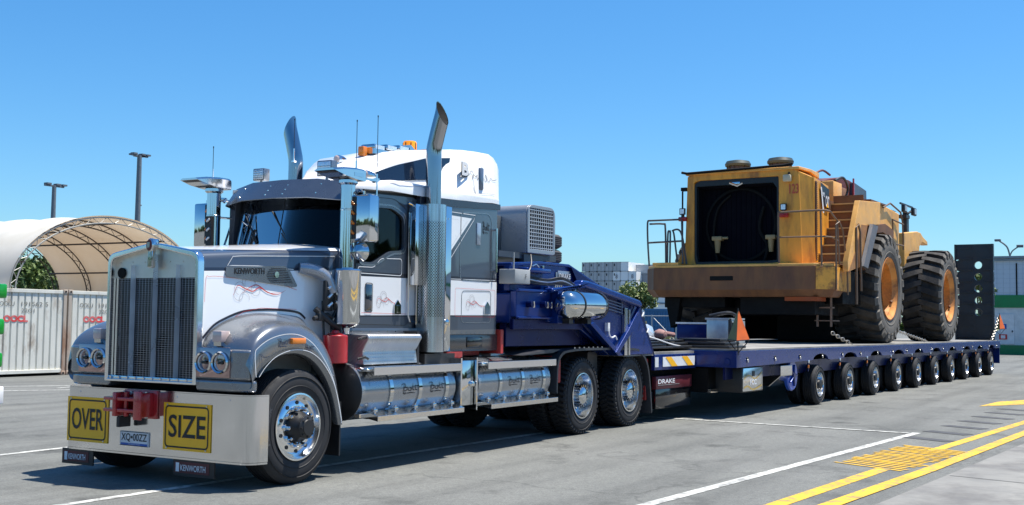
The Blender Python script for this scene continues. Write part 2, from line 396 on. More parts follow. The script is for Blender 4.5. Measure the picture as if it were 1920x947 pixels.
m=MB(); m.box(.1,2.6,.62,.66,.5,1.4); m.box(.1,2.6,1.78,1.82,.5,1.4); m.box(1.1,2.9,.66,1.78,.45,.9); m.box(-.45,.9,.66,1.78,.75,1.2)
T.part('engine_and_belly',m,[dark])
# bumper
pl=spline([(-.47,-.03),(-.58,.0),(-.65,.07),(-.668,.2)],5)+[(-.668,.6),(-.668,1.84)]+spline([(-.668,2.24),(-.65,2.37),(-.58,2.44),(-.47,2.47)],5)
inn=[(x+.035,lerp(y,1.22,.03)) for x,y in pl]
m=MB(); m.prism(pl+inn[::-1],'z',.255,.83,0)
m.prism([(x-.004,y) for x,y in pl]+inn[::-1],'z',.235,.252,0)
m.prism(pl+[(-.40,2.42),(-.40,.02)],'z',.832,.842,0)
for y in (.25,.9,1.55,2.2): m.disc((-.669,y,.79),.008,'x',8,0,.004)
bump=T.part('bumper',m,[steel],smooth=30)
# wide load signs
for (y0,y1,z0,z1,txt) in ((1.79,2.36,.315,.74,'OVER'),(.46,1.05,.315,.74,'SIZE')):
    m=MB(); m.box(-.678,-.671,y0,y1,z0,z1,0)
    P=Pyz(-.678,.003); c=rnd([(y0+.03,z0+.03),(y1-.03,z0+.03),(y1-.03,z1-.03),(y0+.03,z1-.03)],.04)
    m.stripe(c,.014,P,1,True)
    m.text(txt,(-.683,y1-.07,z0+.115),(0,-(y1-y0-.13),0),(0,0,z1-z0-.22),1,0,.012)
    for yy in (y0+.05,y1-.05):
        for zz in (z0+.018,z1-.018): m.disc((-.683,yy,zz),.008,'x',8,2,.003)
    T.part('sign_plate',m,[signy,ink,alu])
m=MB(); m.box(-.679,-.671,1.235,1.615,.315,.45,0); m.text('XQ•00ZZ',(-.682,1.595,.352),(0,-.34,0),(0,0,.08),1,0,.012); m.box(-.681,-.6795,1.25,1.60,.322,.342,2)
m.stripe([(1.24,.32),(1.61,.32),(1.61,.446),(1.24,.446)],.006,Pyz(-.679,.002),1,True); m.text('QUEENSLAND',(-.683,1.50,.327),(0,-.16,0),(0,0,.011),0)
T.part('number_plate',m,[inkw,ink,inkb])
# tow hitch
m=MB(); m.box(-.69,-.671,1.13,1.56,.58,.84,0,None,.004)
m.box(-.86,-.69,1.17,1.22,.60,.82,0,None,.008)
m.box(-.86,-.69,1.48,1.53,.60,.82,0,None,.008)
m.box(-.85,-.69,1.2,1.66,.745,.775,0,None,.006); m.box(-.85,-.69,1.2,1.66,.64,.67,0,None,.006)
m.box(-.87,-.85,1.14,1.24,.58,.84,0,None,.006)
m.tube([(-.79,1.42,.60),(-.79,1.42,.82)],.022,12,0)
for y in (1.25,1.35,1.45,1.55): m.disc((-.70,y,.81),.018,'x',8,1,.012); m.disc((-.70,y,.60),.018,'x',8,1,.012)
T.part('tow_hitch',m,[red,alu]); m=MB(); m.box(-.84,-.70,1.45,1.49,.50,.6); T.part('hitch_pin',m,[black],bevel=.008)
# little flaps with lettering under the bumper
for y0,y1 in ((.42,.93),(2.0,2.44)):
    m=MB(); m.box(-.66,-.645,y0,y1,.09,.236,0); m.box(-.663,-.6605,y0+.06,y1-.02,.115,.215,2)
    m.text('KENWORTH',(-.667,y1-.1,.135),(0,-(y1-y0-.2),0),(0,0,.055),1,0,.01); m.box(-.666,-.6635,y1-.08,y1-.04,.125,.205,1)
    T.part('bumper_flap',m,[black,inkw,dred],bevel=0)
# grille
def gp(hw,zb,zc,zt,r): 
    return [(1.22-hw,zb)]+rnd([(1.22-hw,zb),(1.22-hw,zc),(1.22,zt),(1.22+hw,zc),(1.22+hw,zb)],r,5)[6:-6]+[(1.22+hw,zb)]
m=MB(); m.ring(gp(.595,.91,2.11,2.21,.09),gp(.55,.935,2.06,2.165,.07),'x',-.72,-.64,0)
T.part('grille_surround',m,[polish],bevel=.02)
m=MB(); m.prism([(.66,1.88),(.66,2.07),(1.22,2.17),(1.78,2.07),(1.78,1.88)],'x',-.655,-.645,0); m.disc((-.66,1.68,1.93),.05,'x',20,1,.012)  # the dark disc is a horn's reflection painted on the panel
for k in range(7): m.disc((-.655,.72+k*.165,2.03),.006,'x',8,0,.006)
T.part('grille_top_panel',m,[mat('beige_reflection_steel',(.62,.59,.52),.38,.85),dark])  # beige reflection painted into the steel colour
m=MB(); m.box(-.58,-.56,.67,1.77,.93,1.9,1)
for k in range(27):
    y=.70+k*.04; m.box(-.642,-.636,y-.0025,y+.0025,.95,1.89,0)
for k in range(45):
    z=.955+k*.0208; m.box(-.646,-.640,.69,1.75,z-.0022,z+.0022,0)
for y in (.69,1.75): m.box(-.65,-.63,y-.012,y+.012,.93,1.9,2)
T.part('grille_mesh',m,[mat('grille_wire',(.32,.32,.36),.3,.9),dark,polish])
for y in (.925,1.22,1.515):
    m=MB(); zt=2.0 if y!=1.22 else 2.1
    V=[];
    for z,wd in ((.93,.013),(zt-.12,.013),(zt,.001)):
        V+=[(-.65,y-wd,z),(-.70,y,z),(-.65,y+wd,z)]
    m.add(V,[(0,1,4,3),(1,2,5,4),(2,0,3,5),(3,4,7,6),(4,5,8,7),(5,3,6,8),(2,1,0)],0)
    T.part('grille_bar',m,[mat('satin_bar',(.75,.77,.8),.3,.7)],smooth=20)
m=MB(); m.box(-.70,-.63,.66,1.78,.93,.965,0,None,.008)
for k in range(10): m.disc((-.702,.75+k*.11,.948),.012,'x',8,0,.008)
T.part('grille_sill',m,[steel])
m=MB(); m.box(-.745,-.70,1.19,1.25,1.97,2.16,0,None,.01)
for k in range(3): m.box(-.750,-.745,1.197+k*.018,1.207+k*.018,1.98,2.15,2)
m.lathe([(.0001,-.03),(.036,-.03),(.048,-.015),(.048,.015),(.0001,.02)],28,0,Matrix.Translation((-.73,1.22,2.18))@Matrix.Rotation(R(-90),4,'Z')@Matrix.Scale(1.35,4,(0,0,1)))
m.lathe([(.0001,-.034),(.030,-.033),(.038,-.029)],28,1,Matrix.Translation((-.73,1.22,2.18))@Matrix.Rotation(R(-90),4,'Z')@Matrix.Scale(1.4,4,(0,0,1)))
m.text('KW',(-.768,1.235,2.152),(0,-.03,0),(0,0,.055),2); m.box(-.72,-.66,1.19,1.25,2.17,2.24,0,None,.01)
T.part('hood_emblem',m,[chrome,dred,chrome])
# hood
def hw(x): return .58+(x+.5)*.116
rows=[]
for x in (-.655,-.4,-.2,.2,.6,1.0,1.1):
    zt=2.12+(x+.5)*.085; h=hw(x); half=[(h,.95),(h,zt-.07),(h-.012,zt-.03),(h-.045,zt-.005),(h-.12,zt+.01),(h*.5,zt+.045),(0,zt+.06)]
    full=[(1.22-a,b) for a,b in half]+[(1.22+a,b) for a,b in half[-2::-1]]
    rows.append([(x,a,b) for a,b in full])
m=MB(); m.grid(rows,0); m.add(rows[-1],[tuple(range(len(rows[-1])))],0)
T.part('hood',m,[hoodpaint],smooth=40)
HSP=lambda o:(lambda a,b:(a,1.22-hw(a)-o,b))
def scroll(m,P,ox,oz,s,mr=0,mg=1):
    def c(cx,cz,r,a0=0,a1=360,sq=1.): return [(ox+s*(cx+r*math.cos(R(a))),oz+s*(cz+sq*r*math.sin(R(a)))) for a in range(a0,a1+1,20)]
    for q in (c(.1,.16,.1,-40,260),c(.28,.26,.13,-60,250),c(.42,.14,.09,60,380),c(.08,.06,.09,100,400),c(.3,.24,.1,0,300),c(.2,.0,.1,-10,220)): m.stripe(q,.0028,P,mg)
    a=spline([(ox+s*x,oz+s*z) for x,z in [(-.02,.05),(.06,.2),(.2,.16),(.36,.12),(.5,.18),(.7,.1),(.95,.12)]],6); n=len(a)
    m.stripe(a,.014*s,P,mr,wv=[math.sin(PI*min(1,max(.05,i/(n-1))))+.1 for i in range(n)])
    a=spline([(ox+s*x,oz+s*z) for x,z in [(.15,.08),(.3,.18),(.45,.22),(.65,.12),(.85,.08),(1.05,.16)]],6)
    m.stripe(a,.012*s,P,mr,wv=[math.sin(PI*i/(len(a)-1))+.1 for i in range(len(a))])
def scribble(m,P,ox,oz,w_,h_,mt=0):
    """looping signature-like script"""
    for q in ([(0,.75),(.1,.95),(.22,.85),(.2,.6),(.1,.5),(.28,.55),(.32,.35),(.2,.2),(.12,.35)],[(.14,.95),(.13,.5),(.1,.1),(.16,-.15),(.24,-.05),(.18,.12)],[(.45,.5),(.38,.4),(.4,.22),(.5,.2),(.55,.35),(.48,.5),(.6,.45)],[(.66,.95),(.62,.5),(.66,.22),(.74,.25)],[(.8,.85),(.78,.4),(.82,.2),(.9,.25)],[(.68,.6),(.85,.66),(1.,.62)],[(.3,-.1),(.5,-.04),(.75,-.08)]):
        a=spline([(ox+w_*x,oz+h_*z) for x,z in q],5); m.stripe(a,.0045+.05*h_,P,mt,wv=[.35+.65*math.sin(PI*i/(len(a)-1)) for i in range(len(a))])
m=MB(); P=HSP(.004); scroll(m,P,-.27,1.7,.6)
m.stripe(spline([(-.61,1.46),(-.6,1.86),(-.56,1.89),(-.42,1.895),(.2,1.86),(.5,1.8)],4)[2:],.003,P,0); m.stripe([(-.38,1.47),(-.15,1.58),(.05,1.615),(.5,1.61)],.003,P,0)
P=HSP(.004); m.stripe([(.45,2.0),(-.0,2.015),(-.30,2.005),(-.36,2.0),(-.30,2.09),(-.2,2.1),(.5,2.135),(1.0,2.16)],.007,P,2)
m.stripe(spline([(-.62,1.33),(-.50,1.445),(-.36,1.515),(-.16,1.58),(.08,1.60),(.30,1.60),(.52,1.58),(.62,1.52)],4),.022,HSP(.003),3)
T.part('pinstriping',m,[inkr,inkg,inkw,darkline],recalc=False)
# hood badge plate
m=MB(); bp=rnd([(-.385,1.9),(-.385,1.99),(.33,2.03),(.39,1.99),(.5,1.835),(.44,1.825)],.03)
V=[HSP(.003)(a,b) for a,b in bp]+[HSP(.014)(a,b) for a,b in bp]; n=len(bp)
m.add(V,[tuple(range(n)),tuple(range(2*n-1,n-1,-1))]+[(i,(i+1)%n,n+(i+1)%n,n+i) for i in range(n)],0)
P=HSP(.018)
V0,F0=text_mesh('KENWORTH',0,.02); m.add([P(-.29+.36*a,1.925+.06*b+.012*a) for a,b in V0],F0,1)
for k in range(9):
    z=1.868+k*.0165; m.stripe([(.10+abs(k-4)**2*.003,z),(.40-k*.011+.03,z)],.008,HSP(.016),1)
m.disc((.22,1.22-hw(.22)-.018,1.94),.03,'y',16,2,.006)
T.part('hood_badge',m,[silver,ink,chrome])
# fenders
A=[(-.62,.89),(-.585,.96),(-.50,1.05),(-.36,1.14),(-.16,1.19),(.05,1.18),(.22,1.11),(.36,.99),(.46,.85),(.53,.68),(.58,.50)]
B=[(-.66,1.05),(-.655,1.15),(-.61,1.28),(-.45,1.37),(-.24,1.41),(-.03,1.40),(.16,1.33),(.33,1.19),(.47,1.01),(.56,.80),(.645,.5)]
C_=[(-.66,1.15),(-.64,1.28),(-.56,1.38),(-.40,1.47),(-.2,1.52),(.04,1.52),(.26,1.48),(.46,1.38),(.6,1.2),(.68,.95),(.69,.5)]
D=[(-.62,1.25),(-.60,1.34),(-.50,1.43),(-.36,1.50),(-.16,1.565),(.08,1.585),(.30,1.585),(.52,1.56),(.66,1.45),(.72,1.2),(.72,.5)]
rows=[[(x,.11,z-.0) for x,z in A],[(x,.035,z) for x,z in A],[(lerp(a[0],b[0],.5),.012,lerp(a[1],b[1],.5)) for a,b in zip(A,B)],[(x,.03,z) for x,z in B],[(lerp(a[0],b[0],.5),.07,lerp(a[1],b[1],.6)) for a,b in zip(B,C_)],[(x,.22,z) for x,z in C_],[(lerp(a[0],b[0],.6),.42,lerp(a[1],b[1],.6)) for a,b in zip(C_,D)],[(x,.66 if x<.5 else .5,z) for x,z in D]]
m=MB(); m.grid(rows,0); f1,f2=both('fender',m,[silver],smooth=60,sub=2)
m=MB(); mid=[(x,z) for (x,y,z) in rows[2]]; P=lambda a,b:(a,.006,b)
ln=spline([(x+.02,z) for x,z in A][1:],5); m.stripe([(x,z+.04) for x,z in ln],.007,P,0)
ln=spline([(-.60,1.0),(-.62,1.2),(-.58,1.26),(-.43,1.335),(-.23,1.375),(-.03,1.365),(.15,1.29),(.31,1.15),(.44,.98),(.53,.78),(.60,.52)],5); m.stripe(ln,.007,lambda a,b:(a,.009,b),0)
scribble(m,lambda a,b:(a,.01,b),-.32,1.27,.15,.07,1); scribble(m,lambda a,b:(a,.01,b),.05,1.22,.13,.06,1)
m.stripe(spline([(-.57,1.0),(-.53,1.1),(-.55,1.2),(-.5,1.17),(-.44,1.18)],4),.005,lambda a,b:(a,.009,b),1)
T.part('fender_lines',m,[inkw,mat('ink_navy',(.02,.03,.07),.4)],recalc=False)
m=MB(); m.box(-.155,.035,-.012,.03,1.285,1.34,0,None,.01); both('side_marker',m,[amber])
# dark lower hood band / headlight pods
m=MB(); pd=[(-.40,.66),(-.69,.66),(-.69,.24),(-.66,.12),(-.60,.045),(-.56,.03),(-.4,.2)]
m.prism(pd,'z',.86,.97,0); m.prism([(-.40,.66),(-.685,.66),(-.685,.2),(-.675,.12),(-.65,.06),(-.61,.032),(-.4,.2)],'z',.965,1.24,0)
both('headlight_pod',m,[silver],bevel=.03)
m=MB(); m.box(-.70,-.678,.235,.645,.985,1.255,0,None,.01)
both('headlight_panel',m,[mat('red_reflection_chrome',(.4,.3,.3),.08,1)])  # reddish tint is a reflection painted into the chrome colour
for y in (.335,.535,1.905,2.105):
    m=MB(); MM=Matrix.Translation((-.69,y,1.12))@Matrix.Rotation(R(-90),4,'Z')
    m.lathe([(.085,.02),(.098,-.01),(.1,-.03),(.09,-.045),(.078,-.035),(.074,-.01)],36,0,MM)
    m.lathe([(.074,-.02),(.05,.01),(.0001,.02)],36,1,MM); m.box(-.715,-.70,y-.03,y+.03,1.105,1.135,2,None,.004); m.disc((-.706,y,1.12),.02,'x',16,0,.006)
    h_=T.part('headlight',m,[chrome,lamp,black])
    m=MB(); m.lathe([(.075,-.03),(.05,-.042),(.0001,-.046)],36,0,MM); T.part('lens',m,[clear],(0,0,0),0,h_,recalc=False)
m=MB(); m.box(-.66,-.55,.38,.49,1.30,1.40,0,None,.008); m.box(-.65,-.56,.39,.48,1.265,1.305,1); both('marker_lamp',m,[pink,steel])
# steps, mudflap, air horn stuff
m=MB(); m.box(.62,.64,.05,.55,.2,.72,0); both('mudflap',m,[black])
# wheels
wheel(T,'steer',(0,.03,.525)); wheel(T,'steer',(0,2.41,.525),PI)
m=MB(); 
V0,F0=text_mesh('Hankook',0,.03)
def arcP(u,v_): a=R(200-u*48); r_=.40+v_*.055; return (r_*math.cos(a),.0285,r_*math.sin(a)+.525)
m.add([arcP(a,b) for a,b in V0],F0,0); T.part('tyre_lettering',m,[mat('tyre_letter',(.06,.06,.065),.6)],recalc=False)
for x in (5.86,7.41):
    wheel(T,'drive',(x,.05,.525)); T.part('inner_tyre',tyreM['drive'],None,(x,.38,.525))
    wheel(T,'drive',(x,2.39,.525),PI); T.part('inner_tyre',tyreM['drive'],None,(x,2.06,.525),PI)
# drive mudguard
path=spline([(4.98,.62),(5.0,.95),(5.08,1.09),(5.3,1.15),(6.0,1.17),(7.4,1.15),(7.72,1.08),(7.92,.92),(8.02,.65),(8.1,.18)],5)
inn=[(x+(.03 if x<5.2 else (-.03 if x>7.6 else 0)),z-.03) for x,z in path]
m=MB(); m.prism(path+inn[::-1],'y',-.01,.70,0); 
m.prism([(4.2,1.10),(4.98,1.12),(5.2,1.16),(4.9,1.165),(4.4,1.125)],'y',.05,.7,0)
m.prism([(6.45,.6),(6.5,1.1),(6.8,1.1),(6.82,.6)],'y',.3,.69,0)
both('mudguard',m,[mat('grey_black_mudguard',(.035,.037,.042),.38,0,.15,4)],smooth=50)
m=MB()
for k in range(14): m.disc((5.6+k*.14,.05,1.175),.012,'z',8,0,.01)
T.part('mudguard_bolts',m,[chrome])
m=MB(); m.tube([(8.12,.1,.25),(8.12,.1,.72)],.035,10,0); m.tube([(8.12,.05,.3),(8.12,.2,.3)],.05,12,0); T.part('rear_bracket',m,[red])
# ---------------- cab ----------------
m=MB(); m.prism([(1.02,1.36),(1.02,2.17),(1.06,2.22),(1.22,2.255),(1.3,2.255),(1.3,1.36)],'y',.40,2.04,0); m.prism([(1.2,.35),(.9,.5),(.55,.72),(.55,1.72),(.9,1.94),(1.2,2.09)],'z',1.30,1.585,0)
T.part('cowl',m,[cabpaint],bevel=.02)
def angres(poly,c,n=48):
    """resample a star-shaped closed polygon by angle about c"""
    out=[]
    for k in range(n):
        a=2*PI*k/n+.013; d=(math.cos(a),math.sin(a)); best=None
        for i in range(len(poly)):
            p=poly[i];q=poly[(i+1)%len(poly)]; ex,ey=q[0]-p[0],q[1]-p[1]; px,py=p[0]-c[0],p[1]-c[1]
            den=d[0]*ey-d[1]*ex
            if abs(den)<1e-12: continue
            t=(px*ey-py*ex)/den; s_=(px*d[1]-py*d[0])/den
            if t>0 and -1e-9<=s_<=1+1e-9 and (best is None or t<best): best=t
        out.append((c[0]+d[0]*best,c[1]+d[1]*best))
    return out
YD=.34
win=rnd([(1.27,2.12),(1.27,2.70),(1.82,2.72),(2.03,2.64),(2.04,2.28),(1.80,2.26),(1.50,2.12)],.06)
door=[(1.2,1.36),(1.2,2.84),(2.26,2.88),(2.26,1.36)]
cc=(1.62,2.42)
m=MB(); m.ring(angres(door,cc,96),angres(win,cc,96),'y',YD,YD+.06,0)
d1,d2=both('door',m,[cabpaint])
for dd,s_ in ((d1,1),(d2,-1)):
    g=MB(); g.prism(win,'y',YD+.03,YD+.034,0); g=g if s_==1 else g.mirror(); T.part('side_window',g,[glass],(0,0,0),0,dd)
m=MB(); P=Pxz(YD,.003)
m.stripe(rnd([(1.245,2.09),(1.245,2.73),(1.83,2.755),(2.07,2.67),(2.07,2.25),(1.82,2.23),(1.52,2.09)],.08),.02,P,1,True)
m.stripe(rnd([(1.23,2.0),(1.23,2.065),(1.5,2.07),(1.62,2.17),(2.0,2.185),(2.0,2.0)],.04),.007,P,0,True)
m.stripe(rnd([(1.22,1.47),(1.22,2.80),(1.85,2.83),(2.10,2.72),(2.14,2.5),(2.14,1.46)],.09),.006,P,2,True)
m.stripe([(1.3,1.59),(2.1,1.585),(2.1,1.91)],.0035,P,3); scroll(m,P,1.56,1.66,.42,3,4)
m.stripe([(2.17,1.55),(2.17,2.1),(2.25,2.1)],.006,P,0)
T.part('door_trim',m,[inkw,silver,black,inkr,inkg],recalc=False)
m=MB(); m.box(1.36,1.475,YD-.006,YD+.01,1.61,1.89,0,None,.002); m.stripe(rnd([(1.355,1.6),(1.355,1.9),(1.48,1.9),(1.48,1.6)],.03),.008,Pxz(YD,.008),1,True); T.part('kerb_window',m,[glassd,black])
m=MB(); m.prism([(1.86,1.58),(1.86,1.68),(1.92,1.74),(1.98,1.68),(1.98,1.58)],'y',YD-.02,YD+.01,0); m.box(1.9,1.94,YD-.035,YD-.02,1.6,1.68,0); T.part('door_handle',m,[chrome],bevel=.004)
m=MB(); m.tube(spline([(2.02,YD-.06,2.80),(2.14,YD-.07,2.76),(2.2,YD-.07,2.62),(2.2,YD-.07,2.2),(2.2,YD-.07,1.47)],5),.014,8,0)
for z in (2.15,1.5,2.7): m.tube([(2.2,YD-.07,z),(2.2,YD+.01,z)],.014,8,0)
m.tube([(2.09,YD-.03,2.7),(2.09,YD-.03,1.58),(2.13,YD-.03,1.5)],.01,8,0)
T.part('grab_rail',m,[chrome])
# roof, rear wall, floor, interior
m=MB(); m.prism([(1.2,2.80),(1.2,2.86),(2.3,2.92),(2.3,2.86)],'y',.36,2.08,0); m.box(2.26,2.30,.36,2.08,1.4,2.88,0); m.box(1.3,2.26,.41,2.03,1.9,1.98,0)
m.prism([(1.22,1.9),(1.22,2.24),(1.42,2.24),(1.5,2.1),(1.5,1.9)],'y',.42,2.02,0)
T.part('cab_interior',m,[black])
m=MB(); 
for y in (.62,1.55): m.box(1.85,2.0,y,y+.42,1.98,2.5,0,None,.04); m.box(1.6,1.95,y,y+.42,1.98,2.12,0,None,.04)
m.tube([(1.52+.02*math.cos(t/16*2*PI),.83+.19*math.sin(t/16*2*PI)*-1,2.32+.17*math.cos(t/16*2*PI)) for t in range(17)],.014,8,0)
T.part('seats',m,[mat('grey_seat',(.05,.05,.055),.8)])
m=MB()
for s_ in (-1,1):
    y0=1.22+s_*.88; m.prism([(1.16,2.24),(1.2,2.84),(1.275,2.84),(1.275,2.10),(1.2,2.1)],'y',min(y0,y0-s_*.07),max(y0,y0-s_*.07),0)
m.box(1.14,1.2,.5,1.94,2.83,2.88,0); T.part('cab_pillars',m,[grey])
# windscreen (curved)
rows=[]
for z,xo in ((2.24,.0),(2.40,.03),(2.60,.07),(2.85,.12)):
    r_=[]
    for k in range(17):
        h=(k/8-1); xx=.98+xo+.20*abs(h)**2.2+(0 if abs(h)<.9 else .05); r_.append((xx,1.22+h*(.86-.02*xo),z))
    rows.append(r_)
m=MB(); m.grid(rows,0); ws=T.part('windscreen',m,[glass],smooth=60,recalc=False)
m=MB(); e=[rows[i][0] for i in range(4)]; m.tube(e,.014,6,0); m.tube([rows[i][-1] for i in range(4)],.014,6,0); m.tube(rows[0],.018,6,0); m.tube([(r0[0]-.004,r0[1],r0[2]) for r0 in [rows[i][8] for i in range(4)]],.003,5,0)
T.part('screen_seal',m,[black])
m=MB(); m.add(rows[0]+[(1.24,2.06,2.23),(1.24,.38,2.23)],[tuple(range(19))],0); m.prism([(1.00,2.18),(.99,2.235),(1.25,2.235),(1.25,2.18)],'y',.60,1.84,0); T.part('cowl_top',m,[grey])
m=MB()
for y,dy in ((1.05,.42),(1.5,.35)):
    m.tube([(1.0,y,2.26),(1.02,y+dy*.35,2.42)],.011,6,0); m.tube([(1.01,y+dy*.1,2.33),(1.05,y+dy*.75,2.66)],.009,6,0)
T.part('wipers',m,[black])
m=MB(); m.box(1.14,1.18,1.1,1.34,2.62,2.72,0,None,.01); T.part('rear_view_mirror',m,[black])
# visor
def vis(z,x0,ho):
    return [(x0+.36,1.22-ho-.03,z-.07),(x0+.16,1.22-ho,z-.035),(x0+.04,1.22-.45,z-.005),(x0,1.22,z),(x0+.04,1.22+.45,z-.005),(x0+.16,1.22+ho,z-.035),(x0+.36,1.22+ho+.03,z-.07)]
bt=vis(2.78,.86,.80); tp_=[(x+.17,y,z+.2+(.01 if abs(y-1.22)<.5 else -.0)) for x,y,z in bt]
m=MB(); m.grid([bt,tp_,[(x,y,z-.012) for x,y,z in tp_],[(x+.004,y,z-.008) for x,y,z in bt],bt],0)
for k in range(3):
    for yy in (.70,1.1,1.34,1.78):
        t=.25+.25*k; i=min(5,max(0,int((yy-.4)/.28))); 
        x_=lerp(.86,1.03,t)+.04*abs(yy-1.22)/.45*(1 if abs(yy-1.22)<.45 else 1)+(.12*(abs(yy-1.22)-.45)/.35 if abs(yy-1.22)>.45 else 0)
        if k!=1 or yy in (1.1,1.34): m.disc((x_-.006,yy,lerp(2.78,2.98,t)-.008),.008,'x',8,1,.006)
T.part('sun_visor',m,[mat('visor_grey_metal',(.12,.145,.18),.28,.7,.05,coat=.6),chrome],smooth=20)
# sleeper
YS=.29
m=MB(); m.prism(rnd([(2.28,YS),(2.28,2.44-YS),(3.97,2.44-YS),(3.97,YS)],.05),'z',1.36,2.9,0)
T.part('sleeper_body',m,[cabpaint],smooth=50)
m=MB(); m.prism([(2.26,2.80),(2.26,2.90),(4.0,2.97),(4.0,2.90)],'y',YS-.006,2.44-YS+.006,0); T.part('drip_rail',m,[darkline],bevel=.004)
# high roof
sec=[(1.12,2.88,2.96,.70,.15),(1.3,2.88,2.99,.88,.16),(1.55,2.89,3.05,.92,.20),(1.72,2.9,3.14,.93,.30),(1.9,2.9,3.25,.935,.42),(2.15,2.9,3.37,.935,.55),(2.4,2.9,3.46,.935,.68),(2.7,2.92,3.52,.935,.80),(3.0,2.93,3.56,.935,.89),(3.2,2.94,3.58,.935,.925),(3.5,2.95,3.60,.935,.93),(3.8,2.97,3.61,.935,.93),(3.93,2.97,3.58,.93,.925),(3.985,2.97,3.50,.92,.915)]
rows=[]
for x,zb,zt,h,hr in sec:
    z1=min(3.03,lerp(zb,zt,.5)); 
    half=[(h,zb),(h,lerp(zb,z1,.7)),(max(hr,h-.02)if hr<h-.02 else h,z1),(hr+(.05 if hr<h-.06 else 0),z1+.01),(hr*.99,lerp(z1,zt,.80)),(hr*.93,zt-.03),(0,zt+.012)]
    rows.append([(x,1.22-a,b) for a,b in half]+[(x,1.22+a,b) for a,b in half[-2::-1]])
m=MB(); m.grid(rows,0); m.add(rows[-1],[tuple(range(13))],0); m.add(rows[0],[tuple(range(13))],0)
m.box(1.15,2.3,.40,2.04,2.87,2.93,0)
T.part('high_roof',m,[white],smooth=75)
def roofy(x,z):   # side surface of the high roof
    for i in range(len(sec)-1):
        if sec[i][0]<=x<=sec[i+1][0]:
            t=(x-sec[i][0])/(sec[i+1][0]-sec[i][0]); a=rows[i];b=rows[i+1]
            pr=[(lerp(a[k][1],b[k][1],t),lerp(a[k][2],b[k][2],t)) for k in range(7)]
            for k in range(6):
                if pr[k][1]<=z<=pr[k+1][1]+1e-6: return lerp(pr[k][0],pr[k+1][0],(z-pr[k][1])/(pr[k+1][1]-pr[k][1]+1e-9))
    return .4
def roofpatch(poly_bot,poly_top,n=14,off=.008):
    rws=[]
    for k in range(n+1):
        t=k/n; f_=lambda P:(lambda u:(lerp(P[int(u)][0],P[min(int(u)+1,len(P)-1)][0],u-int(u)),lerp(P[int(u)][1],P[min(int(u)+1,len(P)-1)][1],u-int(u))))(t*(len(P)-1))
        b_=f_(poly_bot); tt=f_(poly_top); rws.append([(lerp(b_[0],tt[0],q/5),roofy(lerp(b_[0],tt[0],q/5),lerp(b_[1],tt[1],q/5))-off,lerp(b_[1],tt[1],q/5)) for q in range(6)])
    return rws
m=MB(); m.grid(roofpatch([(1.76,3.055),(2.2,3.08),(2.6,3.13),(2.9,3.24)],[(1.92,3.13),(2.25,3.27),(2.6,3.38),(2.94,3.42)],20),0); both('roof_window',m,[glassd],recalc=True)
m=MB()
for pl_,mt in (([(1.42,2.98),(2.2,3.0),(2.6,3.04)],0),([(2.72,3.3),(2.74,3.06),(2.8,3.02),(3.86,3.08)],0)):
    a=spline(pl_,5); V=[]
    for x,z in a: V+=[(x,roofy(x,z)-.006,z),(x,roofy(x,z+.004)-.006,z+.004)]
    m.add(V,[(2*i,2*i+1,2*i+3,2*i+2) for i in range(len(a)-1)],mt)
P=lambda a,b:(a,.290,b)
V0,F0=text_mesh('B',0,.04); m.add([(3.10+.15*a,.282,3.235+.16*b) for a,b in V0],F0,1); m.add([(3.09+.17*a,.286,3.22+.175*b) for a,b in V0],F0,2)
m.stripe(spline([(3.28,3.26),(3.31,3.31),(3.36,3.28),(3.34,3.21),(3.37,3.27),(3.42,3.25),(3.45,3.28),(3.46,3.22),(3.5,3.27),(3.52,3.24)],4),.007,P,2)
m.stripe(spline([(3.36,3.28),(3.38,3.16),(3.42,3.05),(3.36,3.12)],4),.005,P,2); m.stripe(spline([(3.6,3.26),(3.65,3.22),(3.68,3.27),(3.63,3.3),(3.72,3.22),(3.76,3.27),(3.82,3.25),(3.9,3.27)],4),.006,P,2)
T.part('roof_lettering',m,[mat('pinline_pale',(.4,.33,.33),.5),inkw,ink],recalc=False)
m=MB(); m.box(3.49,3.59,.275,.32,3.10,3.38,0,None,.02); T.part('roof_side_vent',m,[mat('blue_grey_glass',(.15,.19,.25),.15,.3)],bevel=.01)
m=MB(); P=Pxz(YS,.003)
m.stripe(rnd([(3.1,2.0),(3.1,2.76),(3.16,2.80),(3.72,2.83),(3.80,2.76),(3.80,2.0)],.07),.014,P,1,True)
m.stripe(rnd([(3.14,1.5),(3.14,1.87),(3.80,1.885),(3.80,1.5)],.06),.009,P,1,True)
m.stripe(rnd([(3.0,1.57),(3.0,1.9),(3.9,1.9),(3.9,1.57)],.03),.003,P,3,True)
m.add([P(2.80,2.74),P(3.34,2.74),P(2.80,2.24)],[(0,1,2)],2); m.stripe([(2.8,2.78),(3.42,2.785),(3.38,2.72),(2.85,2.20)],.008,P,0)
m.stripe([(2.84,2.70),(3.24,2.70),(2.84,2.32)],.003,P,4,True)
m.stripe([(2.35,2.84),(3.0,2.86),(3.1,2.88),(3.9,2.9)],.006,P,0); m.stripe([(2.8,2.0),(3.9,2.02),(3.9,2.1)],.006,P,0)
scroll(m,P,3.24,1.66,.44,3,4); scribble(m,P,3.58,2.6,.18,.13,5)
T.part('sleeper_trim',m,[inkw,silver,white,inkr,inkg,ink],recalc=False)
m=MB(); m.box(3.45,3.54,YS-.012,YS+.01,2.43,2.70,0,None,.01); T.part('sleeper_side_window',m,[mat('pale_glass',(.3,.36,.42),.1,.3)])
m=MB(); m.prism([(3.64,1.60),(3.64,1.70),(3.70,1.76),(3.76,1.70),(3.76,1.60)],'y',YS-.02,YS+.01,0); T.part('locker_handle',m,[chrome],bevel=.004)
